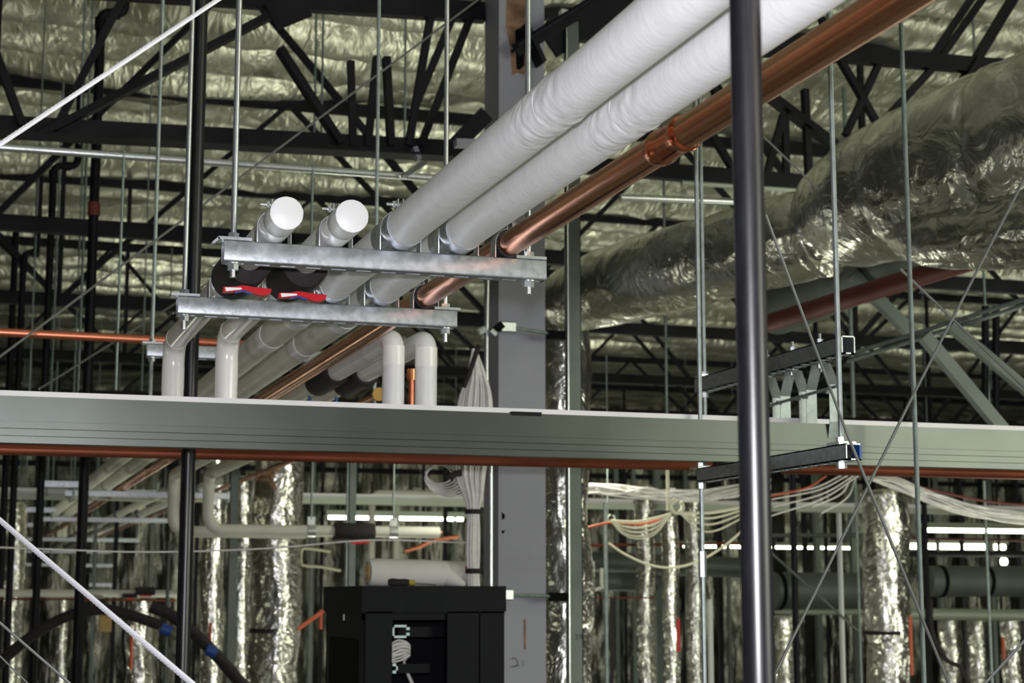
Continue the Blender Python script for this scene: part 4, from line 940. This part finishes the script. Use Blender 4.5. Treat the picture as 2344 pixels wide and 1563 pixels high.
# vertical pale pipes far behind the U-bend
for k, (x, lab) in enumerate(((851, 'left one of two far upright white pipes behind the black valve sleeve'), (907, 'right one of two far upright white pipes, reaching down to the fabric roll'))):
    Y = 13.5+.14*k; q = pY(x, 1200, Y); z1 = zat(x, 1128, Y)
    tag(MB().tube(elbow([(q.x, Y, zat(x, 1420, Y)), (q.x, Y, z1), (q.x+.5, Y, z1)], .08, 8), .027, 18).build('insulated_pipe', 'cream'), lab, 'pipe', 'far upright white pipes')
def post(label, x0, y0, x1, y1, Y, w, m, name='upright_post', round_=False, cat='post', group=None):
    q = pY((x0+x1)/2, (y0+y1)/2, Y); za, zb = zat(x0, y0, Y), max(.02, zat(x1, y1, Y)); h = w*Y*1.03/F/2
    mb = MB().tube([(q.x, Y, zb), (q.x, Y, za)], h, 14) if round_ else MB().box((q.x-h, Y-h, zb), (q.x+h, Y+h, za))
    return tag(mb.build(name, m, None, round_), label, cat, group)
post('grey-green steel stud left of the wide banded foil duct', 534, 1000, 530, 1640, 9.6, 17, 'greenpost')
post('dark red strip along the left edge of the grey-green stud', 523, 1240, 520, 1640, 9.62, 5, 'redpipe', 'red_strip', cat='strip')
post('pale green post behind the black valve sleeve', 806, 1000, 806, 1345, 10.5, 15, 'greenpost')
post('thin dark rod in front of the pale green post', 795, 1000, 794, 1345, 9.8, 5, 'dullrod', 'hanging_rod', True, 'rod')
post('thin grey rod just left of the wide banded foil duct', 384, 1240, 378, 1640, 10.8, 8, 'greenpost', 'hanging_rod', True, 'rod')
post('pale hanging post at the lower right', 1917, 1174, 1936, 1640, 8.5, 13, 'white', 'hanging_post', True)
post('black drop pipe right of the foreground black pipe, below the header', 1810, 1060, 1829, 1640, 8.4, 16, 'black_far', 'sprinkler_drop', True, 'pipe')
post('slim black post beside the long bright rod near the fluorescent strips', 2117, 1150, 2130, 1640, 10.5, 10, 'black_far', 'upright_post')
post('cream post with a small box beside the lower twin rod', 1626, 1372, 1628, 1640, 9.5, 10, 'white', 'upright_post')
post('pale strip of a far door frame right of the slotted post', 1352, 1290, 1352, 1355, 11, 8, 'palegreen', 'frame_strip', cat='frame')
q = pY(1352, 1358, 11.2)
t = thing('bracket_frame', 'pale U-shaped frame hanging right of the foil duct behind the column', 'frame', q)
MB().bar(pY(1357, 1285, 11.2), pY(1357, 1352, 11.2), .02, .02).bar(pY(1353, 1352, 11.2), pY(1385, 1342, 11.2), .02, .02).bar(pY(1377, 1345, 11.2), pY(1377, 1300, 11.2), .02, .02).build('frame', 'cream', t, False)
for x0, y0, x1, y1, Y, w, lab in ((1551, 1416, 1555, 1492, 10.5, 8, 'bright red strip hanging behind the lower twin rod'), (2083, 1410, 2088, 1545, 9.6, 8, 'red strip hanging beside the big banded duct at the lower right'),
                                  (2296, 1458, 2298, 1508, 10.5, 9, 'short red strip near the lower right corner'), (303, 1455, 298, 1532, 10.5, 7, 'red strip on the foil duct left of the slim black pipe'),
                                  (482, 1425, 480, 1490, 10.6, 6, 'small red strip at the joint of the sloping black hose'), (735, 1395, 733, 1440, 9.4, 8, 'red and white tube end left of the black rack')):
    post(lab, x0, y0, x1, y1, Y, w, 'orange' if x0 not in (1551,) else 'red', 'red_strip', True, 'strip', 'red strips in the background')
tag(MB().bar(pY(682, 1440, 9.3), pY(740, 1398, 9.3), .02, .02).build('orange_ribbon', 'orange', None, False), 'orange ribbon slanting up to the black rack from the banded duct', 'ribbon')
# horizontal grey ducts low at the right
YG = 11.5
def hduct(label, x0, y0, x1, y1, Y, hw, m, bands=()):
    a, b = pY(x0, y0, Y), pY(x1, y1, Y); r = hw*Y*1.05/F
    t = thing('spiral_duct', label, 'duct', a, 'horizontal ducts at the lower right')
    MB().tube(lin(a, b, 10), r, 32).build('duct', m, t)
    for x in bands:
        p = pY(x, y0+(y1-y0)*(x-x0)/(x1-x0), Y); MB().tube([p-V(.015, 0, 0), p+V(.015, 0, 0)], r*1.05, 32).build('joint_ring', 'rackhole', t)
    return t
hduct('big dull grey duct running to the right edge behind the banded foil duct', 2120, 1330, 3000, 1333, 10.8, 38, 'greyduct', (2150, 2255))
hduct('dull grey duct between the foreground black pipe and the banded foil duct', 1765, 1352, 2000, 1352, 11.5, 44, 'greyduct', (1780,))
hduct('slimmer pale duct under the big grey duct at the right', 2075, 1405, 3000, 1414, 11.2, 14, 'palegreen')
hduct('slim pale duct right of the foreground black pipe under the grey duct', 1775, 1399, 2000, 1400, 11.8, 8, 'palegreen')
hduct('dark grey horizontal duct behind the deep cable loop', 1330, 1285, 1720, 1300, 13.5, 24, 'greyduct')
hduct('grey duct behind the pale U-shaped frame', 1335, 1330, 1500, 1332, 12.8, 22, 'greyduct')
pipe('copper_pipe', 'thin copper line crossing behind the deep cable loop', 'pipe', [pY(1335, 1248, 12.6), pY(1720, 1243, 12.6)], .012, 'copper_dull')
pipe('copper_pipe', 'thin copper line crossing low right of the slotted post', 'pipe', [pY(1335, 1368, 12.4), pY(1500, 1368, 12.4)], .006, 'copper_dull')
pipe('copper_pipe', 'thin red-brown line between the two bright strips at the right', 'pipe', [pY(2070, 1232, 13.6), pY(2400, 1238, 13.6)], .011, 'redpipe')
pipe('conduit', 'grey conduit crossing at strip level right of the foreground black pipe', 'conduit', [pY(1760, 1225, 12.9), pY(2090, 1225, 12.9)], .018, 'greenpost')
pipe('conduit', 'dark bar under the lower fluorescent strip at the right edge', 'conduit', [pY(2080, 1268, 15), pY(2400, 1268, 15)], .03, 'truss')
# rows of partition studs in front of the foil wall
for k, (x, w, Y, m) in enumerate(((1412, 9, 17, 'greenpost'), (1432, 6, 18, 'truss'), (1452, 8, 16, 'greenpost'), (1506, 14, 14.5, 'greenpost'), (1572, 8, 17, 'greenpost'), (1648, 11, 14.2, 'truss'), (1668, 8, 17, 'greenpost'), (1772, 8, 15, 'truss'), (1845, 10, 15, 'truss'), (1872, 14, 15.5, 'greenpost'),
                                  (1893, 7, 14.5, 'truss'), (1955, 12, 15, 'greenpost'), (2110, 9, 15.5, 'truss'), (2150, 8, 15, 'greenpost'), (2205, 9, 16, 'truss'), (2272, 10, 15.2, 'greenpost'), (2290, 6, 15.4, 'truss'), (2336, 9, 15.8, 'truss'),
                                  (415, 8, 16, 'greenpost'), (448, 7, 16.5, 'truss'), (585, 9, 15, 'truss'), (712, 10, 16, 'greenpost'), (735, 7, 15.5, 'truss'), (345, 8, 16, 'greenpost'), (262, 9, 15.5, 'truss'), (215, 7, 17, 'greenpost'), (75, 9, 16, 'truss'), (1018, 9, 15, 'truss'), (1040, 7, 16, 'greenpost'), (968, 6, 17, 'truss'))):
    where = 'right of the column' if x > 1300 else 'left of the column'
    post('%s upright stud in front of the foil wall, %s' % ('grey-green' if m == 'greenpost' else 'dark', where), x, 1040, x, 1640, Y, w, m, 'wall_stud', False, 'stud', 'upright studs in front of the foil wall')
